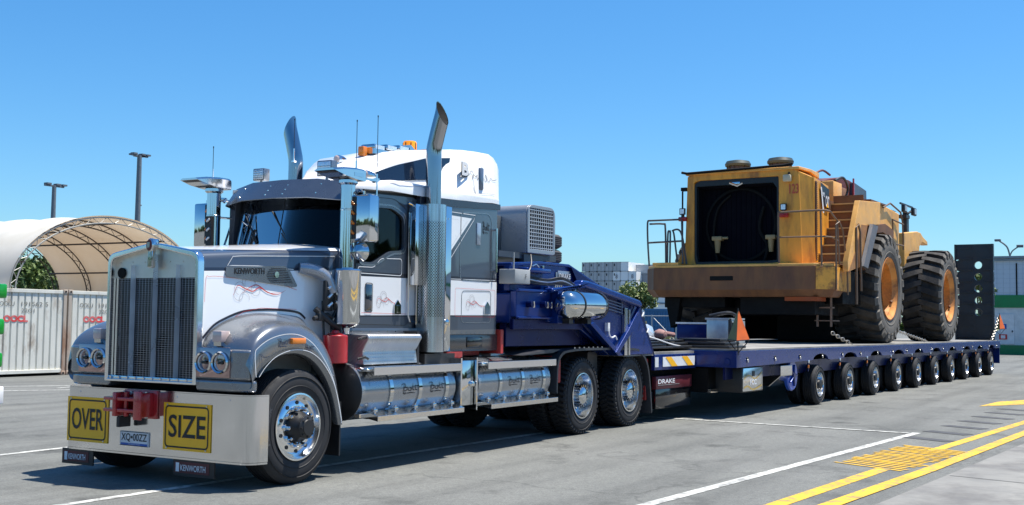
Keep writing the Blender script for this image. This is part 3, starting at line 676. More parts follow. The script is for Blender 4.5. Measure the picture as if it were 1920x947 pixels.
m=MB(); m.tube([(3.86,YS-.04,2.12),(3.86,YS-.04,2.66)],.012,8,0); m.tube([(3.86,YS-.04,2.14),(3.86,YS+.02,2.14)],.012,8,0); m.tube([(3.86,YS-.04,2.64),(3.86,YS+.02,2.64)],.012,8,0); T.part('sleeper_grab_rail',m,[chrome])
m=MB(); m.box(2.3,3.99,YS+.01,2.15,1.16,1.36,0,None,.01); m.box(3.28,3.62,YS-.002,YS+.03,1.2,1.33,1,None,.01)
for k in range(11): m.disc((2.85+k*.1,YS+.008,1.375),.007,'y',8,2,.012)
T.part('lower_locker',m,[mat('dark_polished',(.10,.10,.105),.2,.7),blackg,chrome])
m=MB(); m.box(.95,2.32,YD+.02,YD+.10,1.42,1.50,0,None,.008); m.box(.98,2.32,YD-.04,YD+.06,1.36,1.43,0,None,.008)
for k in range(8): m.disc((1.1+k*.15,YD-.042,1.395),.008,'y',8,1,.004)
both('door_sill',m,[grey,chrome])
# roof lamps
def spot(at,s_=.16):
    m=MB(); x,y,z=at; m.box(x,x+.1,y-s_/2,y+s_/2,z,z+s_*.85,0,None,.012); m.box(x-.004,x+.01,y-s_/2+.015,y+s_/2-.015,z+.015,z+s_*.85-.015,1,None,.004)
    for k in range(4): m.box(x-.010,x-.004,y-s_/2+.02,y+s_/2-.02,z+.03+k*.025,z+.035+k*.025,0)
    m.tube([(x+.05,y,z-.05),(x+.05,y,z+.02)],.015,6,0); T.part('spot_lamp',m,[silver,lamp])
spot((1.16,1.68,3.02)); spot((1.16,.76,3.02),.2)
def bullet(at,ln=.2,mt=None):
    x,y,z=at; m=MB(); m.lathe([(.0001,0),(.045,0),(.05,.02),(.046,.1),(.03,ln*.8),(.006,ln)],20,0,Matrix.Translation((x,y,z))@Matrix.Rotation(R(-90),4,'Z')); m.lathe([(.0001,-.015),(.03,-.012),(.044,0)],20,1,Matrix.Translation((x,y,z))@Matrix.Rotation(R(-90),4,'Z'))
    m.box(x,x+ln,y-.03,y+.03,z-.06,z-.02,0); T.part('roof_marker',m,[chrome,mt or pink])
bullet((1.93,1.22,3.33)); bullet((1.42,.42,3.05),.22)
m=MB(); 
for k in range(3): m.box(2.27+k*.24,2.48+k*.24,.95,1.15,3.47+k*.025,3.54+k*.025,0,None,.02); m.box(2.29+k*.24,2.46+k*.24,.944,.95,3.485+k*.025,3.53+k*.025,1)
m.box(2.25,3.0,.93,1.17,3.42,3.48,0)
m.prism([(2.97,3.5),(3.14,3.54),(3.0,3.62),(2.97,3.62)],'y',.95,1.15,0)
T.part('light_bar',m,[chrome,lamp]); m=MB(); m.box(2.16,2.24,1.02,1.10,3.39,3.50,0,None,.012); T.part('roof_marker',m,[amber])
m=MB(); m.box(3.02,3.5,1.0,1.22,3.55,3.585,0,None,.01); vlathe(m,[(.0001,3.56),(.10,3.56),(.10,3.585),(.09,3.59)],3.18,1.1,24,0); vlathe(m,[(.085,3.59),(.085,3.68),(.075,3.70),(.0001,3.71)],3.18,1.1,24,1)
for k in range(8): a_=2*PI*k/8; m.box(.084,.088,-.006,.006,3.6,3.68,0,Matrix.Translation((3.18,1.1,0))@Matrix.Rotation(a_,4,'Z'))
T.part('amber_beacon',m,[black,amberlit])
m=MB(); m.box(3.42,3.56,1.0,1.12,3.55,3.64,1,None,.015); m.prism([(3.5,3.55),(3.78,3.55),(3.56,3.65),(3.5,3.65)],'y',.97,1.16,0); T.part('rear_marker',m,[steel,pink])
# antennas
for p,h in (((.95,2.15,3.05),.33),((2.1,2.0,3.38),.48),((1.5,.6,3.04),.60),((1.34,.2,2.78),.85)):
    m=MB(); m.tube([p,(p[0],p[1],p[2]+h*.3)],.009,6,0); m.tube([(p[0],p[1],p[2]+h*.3),(p[0],p[1],p[2]+h)],.0035,6,1); m.tube([(p[0],p[1],p[2]+h),(p[0],p[1],p[2]+h+.02)],.006,6,1); m.box(p[0]-.02,p[0]+.02,p[1]-.02,p[1]+.02,p[2]-.02,p[2],0)
    T.part('antenna',m,[polish,black])
# air intakes
m=MB(); IX,IY=.98,.29
m=MB(); vlathe(m,[(.0001,1.37),(.04,1.37),(.045,1.43),(.11,1.45),(.142,1.47),(.142,1.49),(.148,1.5),(.148,2.0),(.152,2.01),(.145,2.025),(.08,2.04)],IX,IY)
both('air_cleaner',m,[chrome])
m=MB(); vlathe(m,[(.076,2.03),(.076,2.62),(.08,2.625),(.08,2.635),(.076,2.64),(.076,2.88),(.1,2.90),(.1,2.93),(.06,2.95)],IX,IY)
both('intake_pipe',m,[chrome])
m=MB(); 
sec2=[(.60,2.99,3.01,.13),(.75,2.955,3.035,.14),(.95,2.93,3.05,.14),(1.10,2.925,3.05,.13),(1.13,2.95,3.03,.11)]
rws=[]
for x,z0,z1,h in sec2: rws.append([(x,IY-h,z0),(x,IY+h,z0),(x,IY+h,z1-.02),(x,IY+h-.03,z1),(x,IY-h+.03,z1),(x,IY-h,z1-.02)])
m.grid(rws,0,closed=True); m.add(rws[0],[tuple(range(6))],0); m.add(rws[-1],[tuple(range(6))],0)
m.add([(.615,IY-.115,2.984),(.615,IY+.115,2.984),(.86,IY+.115,2.937),(.86,IY-.115,2.937)],[(0,1,2,3)],1)
m.box(.9,1.05,IY-.143,IY-.14,2.96,3.0,2)
both('intake_cap',m,[steel,black,chrome],bevel=.006)
m=MB(); m.tube(spline([(.52,.52,2.02),(.66,.44,2.0),(.78,.38,1.93),(.84,.34,1.78)],5),[.05,.055,.06,.065,.065,.065,.065,.065,.06,.06,.06,.058,.055,.055,.055,.05],16,0); both('intake_elbow',m,[mat('grey_pipe_paint',(.3,.33,.38),.25,.5,coat=.6)])
m=MB(); m.box(.72,.84,.34,.38,1.6,1.9,0,None,.01)
for k in range(3): m.tube([(.75,.33,1.64+k*.09),(.81,.33,1.68+k*.09)],.014,8,1)
both('lamp_strip',m,[black,lamp])
m=MB(); m.tube([(.66,.42,1.62),(.78,.34,1.5),(.9,.3,1.42)],.03,8,0); m.tube([(.62,.40,1.52),(.8,.38,1.56),(.98,.3,1.46)],.025,8,0); m.tube([(.75,.4,1.7),(.76,.38,1.3)],.012,6,0); m.tube(spline([(.62,.45,1.3),(.7,.4,1.1),(.8,.42,1.2),(.86,.4,1.38)],4),.01,6,0)
m.box(.66,.8,.36,.42,1.5,1.58,0,None,.01)
T.part('hoses_and_latch',m,[black])
# exhaust stacks
SX,SY=2.40,.21
m=MB(); ctr=spline([(SX,SY,2.78),(SX,SY,3.2),(SX,SY,3.42),(SX,SY-.03,3.56),(SX,SY-.075,3.72),(SX,SY-.115,3.86),(SX,SY-.13,4.0),(SX,SY-.13,4.08)],5)
n=28;V=[];F=[]
for i,p in enumerate(ctr):
    p=Vector(p); d=(Vector(ctr[min(i+1,len(ctr)-1)])-Vector(ctr[max(0,i-1)])).normalized(); u=Vector((1,0,0)); w_=d.cross(u)
    for k in range(n):
        a=2*PI*k/n; q=p+(u*math.cos(a)+w_*math.sin(a))*.088
        V.append(q)
# cut the mouth with a steep plane facing outwards
cutn=Vector((0,-.39,.17)).normalized(); cutp=Vector((SX,SY-.125,3.79))
for i in range(len(ctr)-1):
    for k in range(n): F.append((i*n+k,i*n+(k+1)%n,(i+1)*n+(k+1)%n,(i+1)*n+k))
bmx=bmesh.new(); vs=[bmx.verts.new(q) for q in V]
for f_ in F: bmx.faces.new([vs[i] for i in f_])
res_=bmesh.ops.bisect_plane(bmx,geom=bmx.verts[:]+bmx.edges[:]+bmx.faces[:],plane_co=cutp,plane_no=cutn,clear_outer=False)
for f_ in [f_ for f_ in bmx.faces if (f_.calc_center_median()-cutp).dot(cutn)>0 and f_.calc_center_median().z>3.5]: bmx.faces.remove(f_)
for v_ in [v_ for v_ in bmx.verts if not v_.link_faces]: bmx.verts.remove(v_)
bmx.verts.index_update(); m.add([v_.co.copy() for v_ in bmx.verts],[[v_.index for v_ in f_.verts] for f_ in bmx.faces],0)
rim_=[v_.co.copy() for v_ in bmx.verts if v_.co.z>3.5 and abs((v_.co-cutp).dot(cutn))<1e-4]; bmx.free()
c=sum(rim_,Vector())/len(rim_); uu=Vector((1,0,0)); vv=cutn.cross(uu); rim_.sort(key=lambda q:math.atan2((q-c).dot(vv),(q-c).dot(uu)))
m.add([q*.94+c*.06-cutn*.004 for q in rim_]+[c-cutn*.05],[(i,(i+1)%len(rim_),len(rim_)) for i in range(len(rim_))],1)
both('exhaust_stack',m,[stacksteel,dark],smooth=50)
perf=mat('perforated_stainless',(.55,.56,.57),.2,1)
n_=perf.node_tree; b_=n_.nodes['Principled BSDF']; N=n_.nodes; L=n_.links
tc=N.new('ShaderNodeTexCoord'); sx=N.new('ShaderNodeSeparateXYZ'); L.new(tc.outputs['Object'],sx.inputs[0])
def mth(op,a,b=None,c=None):
    q=N.new('ShaderNodeMath'); q.operation=op
    for i,v in enumerate((a,b,c)):
        if v is None: continue
        if isinstance(v,(int,float)): q.inputs[i].default_value=v
        else: L.new(v,q.inputs[i])
    return q.outputs[0]
dy=mth('SUBTRACT',sx.outputs[1],1.22); dy=mth('SUBTRACT',mth('ABSOLUTE',dy),1.01)
ang=mth('ARCTAN2',dy,mth('SUBTRACT',sx.outputs[0],SX))
s1=mth('SINE',mth('MULTIPLY',ang,32.)); s2=mth('SINE',mth('MULTIPLY',sx.outputs[2],190.)); d_=mth('GREATER_THAN',mth('MULTIPLY',s1,s2),.28)
zz=mth('MULTIPLY',mth('GREATER_THAN',sx.outputs[2],1.56),mth('LESS_THAN',sx.outputs[2],2.62)); d_=mth('MULTIPLY',d_,zz)
mx=N.new('ShaderNodeMix'); mx.data_type='RGBA'; mx.inputs['A'].default_value=(.6,.62,.64,1); mx.inputs['B'].default_value=(.01,.01,.012,1); L.new(d_,mx.inputs['Factor']); L.new(mx.outputs['Result'],b_.inputs['Base Color']); L.new(mth('SUBTRACT',1,d_),b_.inputs['Metallic'])
m=MB(); pr=[]
for k in range(19):
    a=R(-180+k*180/18); pr.append((SX+.15*math.cos(a),SY+.15*math.sin(a)))
prof2=pr+[(SX+.15,SY+.10),(SX-.15,SY+.10)]
m.prism(prof2,'z',1.17,2.81,0)
both('heat_shield',m,[perf],smooth=30)
m=MB(); m.box(SX+.152,SX+.36,SY-.02,SY+.10,1.17,2.82,0,None,.006); m.box(SX-.3,SX-.152,SY+.02,SY+.12,1.9,2.8,0,None,.01)
for dx in (.24,.29): m.disc((SX+dx,SY-.022,2.68),.008,'y',8,1,.003)
m.lathe([(.03,-.0),(.035,-.02),(.02,-.03),(.0001,-.03)],12,1,Matrix.Translation((SX+.27,SY-.02,1.5)))
both('shield_side_panel',m,[chrome,steel])
m=MB(); m.box(2.2,2.8,.15,.6,1.0,1.15,0); m.tube([(2.55,.2,1.08),(2.55,.5,1.08)],.12,16,0); m.box(2.68,2.74,.18,.6,.98,1.16,1); T.part('stack_bracket',m,[black,rustred])
# mirrors
m=MB(); MX,MY=1.02,.13
m.box(MX-.05,MX+.10,MY-.13,MY+.12,2.30,2.78,0,None,.02); m.box(MX+.10,MX+.115,MY-.12,MY+.11,2.32,2.76,1,None,.004)
m.box(MX-.056,MX-.05,MY+.045,MY+.115,2.33,2.76,2)
for k in range(4): m.tube([(MX-.062,MY+.06,2.38+k*.1),(MX-.062,MY+.10,2.42+k*.1)],.012,8,3)
m.lathe([(.0001,-.02),(.08,-.015),(.1,.01),(.07,.06),(.0001,.09)],24,0,Matrix.Translation((MX,MY,2.2))@Matrix.Rotation(R(-90),4,'Z')@Matrix.Rotation(PI,4,'Z'))
mi1,mi2=both('mirror',m,[chrome,mat('mirror_glass',(.3,.33,.38),.05,1),black,amber])
m=MB(); m.tube([(1.3,.34,2.22),(1.05,.16,2.24),(MX+.02,MY,2.24)],.016,8,0); m.tube([(1.3,.34,2.82),(1.1,.18,2.82),(MX+.02,MY,2.80)],.014,8,0); m.tube([(1.28,.34,2.75),(1.14,.28,2.26)],.012,8,0); m.tube([(MX+.02,MY,2.2),(MX+.02,MY,2.82)],.014,8,0); m.tube([(1.12,.22,2.84),(1.05,.4,2.82),(1.02,.4,2.78)],.015,8,0); m.tube([(1.2,.33,2.24),(1.2,.33,2.8)],.012,8,0)
m.tube([(IX,IY,2.62),(1.2,.36,2.62)],.012,8,0)
both('mirror_arm',m,[chrome])
m=MB(); m.box(.86,.90,.3,.38,2.3,2.62,0)
for k in range(3): m.tube([(.852,.32,2.36+k*.1),(.852,.36,2.39+k*.1)],.012,8,1)
mm=m.mirror(); T.part('lamp_strip',mm,[black,lamp])
# side boxes, tanks and steps
m=MB(); m.tube([(.84,.30,1.08),(.84,.30,1.36)],.125,28,0); vlathe(m,[(.0001,1.41),(.03,1.41),(.05,1.38),(.11,1.365)],.84,.30,20,0); T.part('red_canister',m,[red],bevel=.01)
tread=mat('tread_plate',(.55,.55,.54),.35,.9); n_=tread.node_tree; b_=n_.nodes['Principled BSDF']; N=n_.nodes; L=n_.links
tc=N.new('ShaderNodeTexCoord'); sx=N.new('ShaderNodeSeparateXYZ'); L.new(tc.outputs['Object'],sx.inputs[0])
q=mth('ADD',sx.outputs[2],sx.outputs[1]); a_=mth('SINE',mth('MULTIPLY',mth('ADD',sx.outputs[0],q),75.)); c_=mth('SINE',mth('MULTIPLY',mth('SUBTRACT',sx.outputs[0],q),75.)); hgt=mth('MAXIMUM',mth('MULTIPLY',a_,c_),.0)
bp=N.new('ShaderNodeBump'); bp.inputs['Strength'].default_value=.8; bp.inputs['Distance'].default_value=.008; L.new(hgt,bp.inputs['Height']); L.new(bp.outputs[0],b_.inputs['Normal'])
m=MB(); m.prism([(.12,1.06),(.14,1.2),(.06,1.33),(.08,1.37),(.5,1.37),(.5,1.06)],'x',1.08,2.02,0); T.part('tread_plate_locker',m,[tread],bevel=.012)
for z in (1.12,1.32): m=MB(); m.tube([(1.0,.14,z),(1.07,.10,z+.02),(1.12,.1,z)],.014,6,0); T.part('locker_latch',m,[black])
m=MB(); m.box(2.02,2.06,.13,.5,1.0,1.4,0); T.part('locker_end_frame',m,[black])
def tank(x0,x1,name):
    m=MB(); c=.32; z=.79; r_=.29
    Ty=Matrix.Translation((x0,c,z))@Matrix.Rotation(R(-90),4,'Z')
    L_=x1-x0
    m.lathe([(.0001,-.035),(r_*.5,-.028),(r_*.85,-.012),(r_,.01)],40,1,Ty); m.lathe([(r_,.01),(r_+.004,.012),(r_+.004,.06)],40,0,Ty); m.lathe([(r_+.001,.06),(r_+.001,L_-.02),(r_-.03,L_),(.0001,L_+.02)],40,0,Ty)
    t_=T.part('fuel_tank',m,[mat('tank_grey_paint',(.33,.35,.38),.25,.75,.04,coat=.8),black],smooth=40)
    for k in range(3):
        x=x0+.50+(L_-.72)*k/2.*1.02; m=MB(); m.lathe([(r_+.002,-.03),(r_+.014,-.03),(r_+.014,.03),(r_+.002,.03)],40,0,Matrix.Translation((x,c,z))@Matrix.Rotation(R(-90),4,'Z'),close=True); T.part('tank_strap',m,[chrome],(0,0,0),0,t_)
    m=MB(); rr=r_+.006
    def P(a,b): t=(b-z)/rr; t=max(-1,min(1,t)); th=math.asin(t); return (a,c-rr*math.cos(th),z+rr*math.sin(th))
    for k,xx in enumerate((x0+.68,x0+.68+(L_-.72)/2)): scribble(m,P,xx,.76,.32,.10,0)
    m.stripe([P_ for P_ in rnd([(x0+.14,.60),(x0+.14,.92),(x1-.08,.92),(x1-.08,.60)],.05)],.005,P,1,True)
    for k in range(26):
        xx=x0+.1+k*(L_-.2)/25; m.stripe([(xx,.985),(xx+.02,.945)],.018,P,1,wv=[1,.4])
    T.part('tank_lettering',m,[ink,silver],(0,0,0),0,t_,recalc=False)
    m=MB(); m.box(x0+.12,x1+.02,-.03,.22,1.00,1.045,0,None,.008); m.box(x0+.12,x1+.02,-.035,-.02,.96,1.045,0); 
    m.box(x0+.05,x0+.20,.0,.2,1.0,1.04,0,None,.005); T.part('upper_step',m,[steel],bevel=.004)
    m=MB(); m.prism([(-.06,.50),(-.06,.555),(.10,.60),(.10,.53)],'x',x0+.16,x1+.03,0); m.box(x0,x0+.2,.05,.12,.54,.58,0)
    for k in range(5):
        xx=x0+.18+k*(L_-.25)/4.2; m.box(xx,xx+.06,.0,.05,.59,.625,0,None,.006); m.tube([(xx+.03,.02,.55),(xx+.03,.02,.64)],.012,6,1)
    T.part('lower_step',m,[steel,chrome],bevel=.003)
tank(.93,2.66,'a'); tank(3.12,4.90,'b')
m=MB(); m.box(2.74,3.02,.03,.5,.56,1.07,0,None,.01); m.box(2.70,2.73,.0,.4,.5,1.1,0); m.box(3.035,3.06,.0,.4,.5,1.1,0); m.lathe([(.0001,-.03),(.03,-.025),(.04,0)],12,1,Matrix.Translation((2.98,.03,.8))); T.part('polished_box',m,[chrome,steel])
# far side copies in simple form (seen under the chassis)
m=MB(); m.tube([(.95,2.12,.79),(2.66,2.12,.79)],.28,24,0); m.tube([(3.1,2.12,.79),(4.9,2.12,.79)],.28,24,0); T.part('far_side_tanks',m,[grey])
# ================= the low loader trailer (u along, v across, z up) =================
TF=(Vector((13.997,-.970,0)),R(-2.325))
DV=4.9; DZ=1.09
TR=Thing('low_loader_trailer','long blue ten-axle low loader with tall gooseneck coupled behind the prime mover','trailer',(6,2.4,0),frame=TF)
m=MB()
top=[(-4.34,DZ),(19.25,DZ)]; bot=[]
U0=[1.98*k for k in range(10)]
u=19.25; bot=[(19.25,.86)]
for c in U0[::-1]:
    bot+=[(c+.62,.86 if c>0 else .85)]
    for k in range(9): a=R(k*180/8); bot.append((c+.46*math.cos(a),.87+.11*math.sin(a)))
    bot+=[(c-.62,.86)]
bot+=[(-4.34,.82)]
m.prism([(-4.34,DZ)]+[(19.25,DZ)]+bot,'y',-.02,.03,0)
m.prism([(-4.34,DZ)]+[(19.25,DZ)]+bot,'y',DV-.03,DV+.02,0)
m.box(-4.36,-4.30,-.02,DV,.82,DZ-.002,0); m.box(19.22,19.27,.0,DV,.35,DZ-.01,0)
m.box(-5.9,-4.34,.70,.76,.80,1.04,0); m.box(-5.9,-4.34,3.0,3.06,.80,1.04,0)
m.disc((-4.375,.14,.92),.05,'x',16,0,.01)
TR.part('side_rail',m,[blue],bevel=.006)
m=MB(); m.box(-4.33,19.2,.0,DV,DZ+.002,DZ+.03,0); m.box(-6.9,-4.33,.72,3.04,1.03,1.08,0)
TR.part('deck',m,[mat('dusty_deck_plate',(.26,.25,.23),.8,0,.25,2,dirt=(.12,.11,.10),dscale=1.3,damt=.8)])
m=MB(); m.box(-4.3,19.2,1.2,3.7,.62,1.08,0); m.box(-5.8,-4.3,.9,2.9,.45,1.02,0); m.box(-4.3,-3.6,.5,3.4,.4,.8,0)
for c in U0: m.box(c-.12,c+.12,.55,4.3,.42,1.0,0); m.box(c-.09,c+.5,.35,.6,.55,.9,0)
TR.part('underframe',m,[dark])
m=MB(); m.box(-4.3,19.2,.20,.24,.62,.86,0); TR.part('inner_rail',m,[blued])
for k,c in enumerate(U0):
    wheel(TR,'small',(c,0.0,.385)); TR.part('inner_tyre',tyreM['small'],None,(c,.30,.385)); 
    w_=wheel(TR,'small',(c,DV,.385),PI)
for k,c in enumerate(U0):
    m=MB(); x=c-.75; m.box(x-.012,x+.012,-.02,.0,.66,.86,0); TR.part('bracket',m,[blued])
    m=MB(); m.box(x-.03,x+.03,-.035,-.005,.82,.87,0,None,.006); TR.part('side_lamp',m,[lamp])
    m=MB(); m.box(x-.02,x+.02,-.03,-.005,.72,.78,0,None,.006); TR.part('side_lamp',m,[amber])
for k in range(18):
    c=-3.9+1.32*k; m=MB(); m.disc((c,-.026,.955),.035,'y',12,0,.008); m.disc((c,-.034,.925),.03,'y',10,1,.008); TR.part('lashing_ring',m,[black,chrome])
# stripe boards on the front
def board(u0,u1):
    m=MB(); m.box(u0,u1,.690,.697,.85,1.00,0); n=int((u1-u0)/.6)+1
    for k in range(n):
        a=u0+.08+k*.62
        if a+.5<=u1: m.add([(a,.686,1.0),(a+.22,.686,1.0),(a+.46,.686,.85),(a+.24,.686,.85)],[(0,1,2,3)],1)
    TR.part('stripe_board',m,[inkw,signy])
board(-5.9,-5.78); board(-5.62,-4.40)
m=MB(); m.box(-5.75,-4.40,.74,.82,.50,.70,0,None,.01); m.box(-5.75,-4.42,.75,.81,.20,.50,1,None,.004); m.text('DRAKE',(-5.70,.732,.585),(.62,0,0),(0,0,.07),2,0,.02); m.box(-5.7,-4.9,.734,.738,.56,.567,3)
TR.part('lettered_skirt',m,[mat('maroon_board',(.12,.02,.03),.35),blackg,inkw,alu])
m=MB(); m.box(-4.2,-4.15,.55,.6,.45,.75,0,None,.01); m.box(-4.3,-4.0,.45,.7,.40,.46,0); TR.part('support_leg',m,[steel])
m=MB(); m.box(-3.98,-3.02,.04,1.6,.40,.81,0,None,.01); b_=TR.part('side_box',m,[black]); 
m=MB(); m.box(-3.95,-3.05,.025,.045,.42,.80,0,None,.006)
P=lambda a,b:(a,.022,b); m.stripe(spline([(-3.93,.62),(-3.7,.68),(-3.4,.62),(-3.1,.72)],5),.02,P,1); m.stripe(spline([(-3.93,.48),(-3.75,.5),(-3.5,.44),(-3.1,.5)],5),.03,P,1)
m.text('FCC',(-3.66,.02,.52),(.3,0,0),(0,0,.09),2,0,.03); m.box(-3.55,-3.44,.021,.0215,.66,.75,3)
TR.part('box_door',m,[polish,mat('gold_ink',(.5,.35,.1),.4),inkw,ink],(0,0,0),0,None)
m=MB(); m.prism([(.02,.80),(.02,.62),(.25,.42),(.9,.42),(.9,.80)],'x',-2.15,-1.55,0); TR.part('side_box',m,[steel],bevel=.01)
m=MB(); MM=Matrix.Translation((-1.35,.1,.6)); m.lathe([(.0001,-.02),(.26,-.02),(.28,0),(.28,.05),(.0001,.05)],32,0,MM); m.lathe([(.05,-.02),(.05,-.06),(.0001,-.06)],16,1,MM)
for k in range(5): a=2*PI*k/5; m.tube([(-1.35,.06,.6),(-1.35+.2*math.cos(a),.07,.6+.2*math.sin(a))],.02,6,1)
TR.part('hose_reel',m,[mat('mid_blue_paint',(.03,.1,.5),.3,coat=.5),blue])
# gooseneck
GC=1.87
def gboth(name,m,mats,**k):
    o=TR.part(name,m,mats,**k); o2=TR.part(name,m.mirror(GC),mats,**k); return o
gp_=[(-9.1,1.98),(-8.45,2.06),(-6.72,1.84),(-6.5,1.80),(-5.95,1.05),(-7.25,1.05),(-8.1,1.50),(-9.1,1.52)]
m=MB(); m.prism(gp_,'y',.70,.78,0); gboth('gooseneck_side',m,[blue],bevel=.015)
m=MB(); m.prism([(-9.2,1.96),(-8.45,2.02),(-8.4,2.09),(-8.2,2.085),(-6.65,1.86),(-6.55,1.80),(-6.6,1.75),(-8.3,1.99),(-9.2,1.90)],'y',.58,.72,0); gboth('side_cap_beam',m,[blue],bevel=.04)
m=MB(); m.prism([(-8.1,1.50),(-7.25,1.05),(-7.1,1.05),(-8.0,1.53)],'y',.62,.72,0); m.add([(-6.62,.69,1.76),(-6.55,.69,1.78),(-7.22,.66,1.12),(-7.32,.66,1.12)],[(0,1,2,3)],0); m.box(-7.02,-6.93,.64,.70,1.05,1.74,1); m.box(-6.89,-6.84,.64,.70,1.05,1.72,1)
m.prism([(-6.60,1.77),(-6.98,1.42),(-7.38,1.10),(-7.28,1.08),(-6.85,1.40)],'y',.60,.66,0)
gboth('side_brace',m,[blue,steel],bevel=.01)
m=MB()
for k in range(4): m.box(-8.1,-7.05,.66,.70,1.72-.0+k*.042,1.735+k*.042,0,Matrix.Translation((-7.6,0,1.78))@Matrix.Rotation(R(7),4,'Y')@Matrix.Translation((7.6,0,-1.78)))
m.box(-7.72,-7.70,.655,.70,1.70,1.93,0); m.box(-7.1,-7.08,.655,.70,1.64,1.86,0); TR.part('side_louvre',m,[mat('blue_grey_louvre',(.12,.15,.25),.3,.6)])
m=MB(); m.prism([(-9.85,1.50),(-9.85,1.88),(-9.1,1.88),(-7.9,1.75),(-6.4,1.3),(-6.4,1.05),(-7.2,1.05),(-8.2,1.47)],'y',.80,2.94,0)
TR.part('gooseneck_beam',m,[blue],bevel=.03)
m=MB(); m.box(-9.88,-8.95,.70,.79,1.58,1.90,0); m.box(-9.02,-8.9,.60,.79,1.50,1.95,0); m.box(-9.88,-8.95,.66,.71,1.895,1.93,0); m.box(-9.88,-8.95,.66,.71,1.555,1.585,0)
m.box(-9.88,-8.1,.74,.80,1.42,1.555,1); m.box(-9.8,-7.6,.9,1.0,1.2,1.5,1)
gboth('gooseneck_flange',m,[blue,blued],bevel=.01)
for x in (-9.62,-9.28,-9.18):
    m=MB(); m.tube([(x,.62,1.74),(x,.72,1.74)],.04,10,0); m.tube([(x+.03,.63,1.78),(x+.06,.64,1.70)],.018,6,1); m.box(x-.03,x+.05,.64,.70,1.70,1.74,0); TR.part('lashing_hook',m,[blued,chrome],bevel=.004)
m=MB(); m.prism([(-9.8,1.9),(-9.8,2.24),(-9.1,2.29),(-8.35,2.29),(-7.17,1.95),(-6.9,1.80),(-9.0,1.8)],'y',.85,.95,0); gboth('neck_web',m,[blue],bevel=.02)
m=MB(); m.prism([(-9.8,2.22),(-9.8,2.26),(-9.1,2.31),(-8.33,2.31),(-7.15,1.97),(-6.8,1.82),(-6.8,1.78),(-8.36,2.27),(-9.1,2.27)],'y',.83,2.91,0); TR.part('neck_top_plate',m,[blue],bevel=.01)
m=MB(); m.prism([(-8.33,2.27),(-8.1,2.02),(-7.2,1.93)],'y',.80,.845,0); TR.part('neck_gusset',m,[blued])
m=MB(); m.box(-8.68,-8.28,.835,.848,2.11,2.19,0); m.box(-8.64,-8.31,.828,.838,2.07,2.21,0,None,.003); m.text('DRAKE',(-8.625,.822,2.105),(.30,0,0),(0,0,.065),2,0,.03); m.text('DRAKE',(-8.618,.818,2.108),(.30,0,0),(0,0,.065),1,0,.0); TR.part('name_plate',m,[mat('grey_plate',(.35,.37,.4),.35,.7),inkw,ink])
# reservoir
m=MB(); MM=Matrix.Translation((-8.98,.50,1.745))@Matrix.Rotation(R(-90),4,'Z')
m.lathe([(.0001,-.13),(.06,-.125),(.12,-.10),(.165,-.05),(.18,0),(.183,.02),(.183,.78),(.17,.83),(.1,.88),(.0001,.90)],40,0,MM); m.lathe([(.184,.18),(.19,.18),(.19,.21),(.184,.21)],40,1,MM,close=True); m.lathe([(.184,.80),(.19,.80),(.19,.83),(.184,.83)],40,1,MM,close=True)
m.box(-8.9,-8.8,.5,.75,1.5,1.62,1); m.box(-8.4,-8.3,.5,.75,1.5,1.62,1)
TR.part('air_tank',m,[chrome,black])
for q in range(5):
    m=MB(); o_=q*.035; m.tube(spline([(-9.7+o_,.84,2.08+o_*.5),(-9.45,.78,2.02+o_*.6),(-9.1,.72,2.0+o_*.5),(-8.8,.66,2.02+o_*.6),(-8.6+o_,.62,1.97),(-8.7,.6,1.90)],5),.011,8,1 if q==2 else 0); TR.part('hose',m,[black,mat('silver_hose',(.5,.5,.52),.3,.8)])
m=MB(); m.box(-9.1,-8.9,.6,.72,1.93,1.97,0); 
for k in range(4): m.tube([(-9.08+k*.05,.62,1.95),(-9.08+k*.05,.60,2.0)],.012,6,0)
TR.part('valve_block',m,[steel])
m=MB(); m.box(-9.6,-9.0,.72,.9,2.15,2.21,0,None,.01); m.tube([(-9.45,.74,2.23),(-9.35,.74,2.26),(-9.28,.74,2.22)],.012,6,1); m.box(-9.2,-9.16,.73,.77,2.21,2.25,1); TR.part('bracket_with_shackle',m,[blue,chrome],bevel=.008)
m=MB(); m.tube(spline([(-7.5,.655,1.45),(-7.48,.655,1.35),(-7.4,.655,1.31),(-7.3,.655,1.33),(-7.25,.655,1.28)],4),.012,6,0); m.box(-7.53,-7.47,.65,.70,1.40,1.52,0); TR.part('white_hose_stub',m,[inkw])
for (x,z) in ((-6.42,1.62),(-6.25,1.38)): m=MB(); m.tube([(x,.66,z),(x+.05,.66,z+.06)],.013,6,0); TR.part('reflector',m,[inkw])
m=MB(); m.prism([(-6.55,1.82),(-6.0,1.05),(-5.85,1.03),(-6.4,1.84)],'y',.72,3.02,0); TR.part('neck_rear_plate',m,[blued])
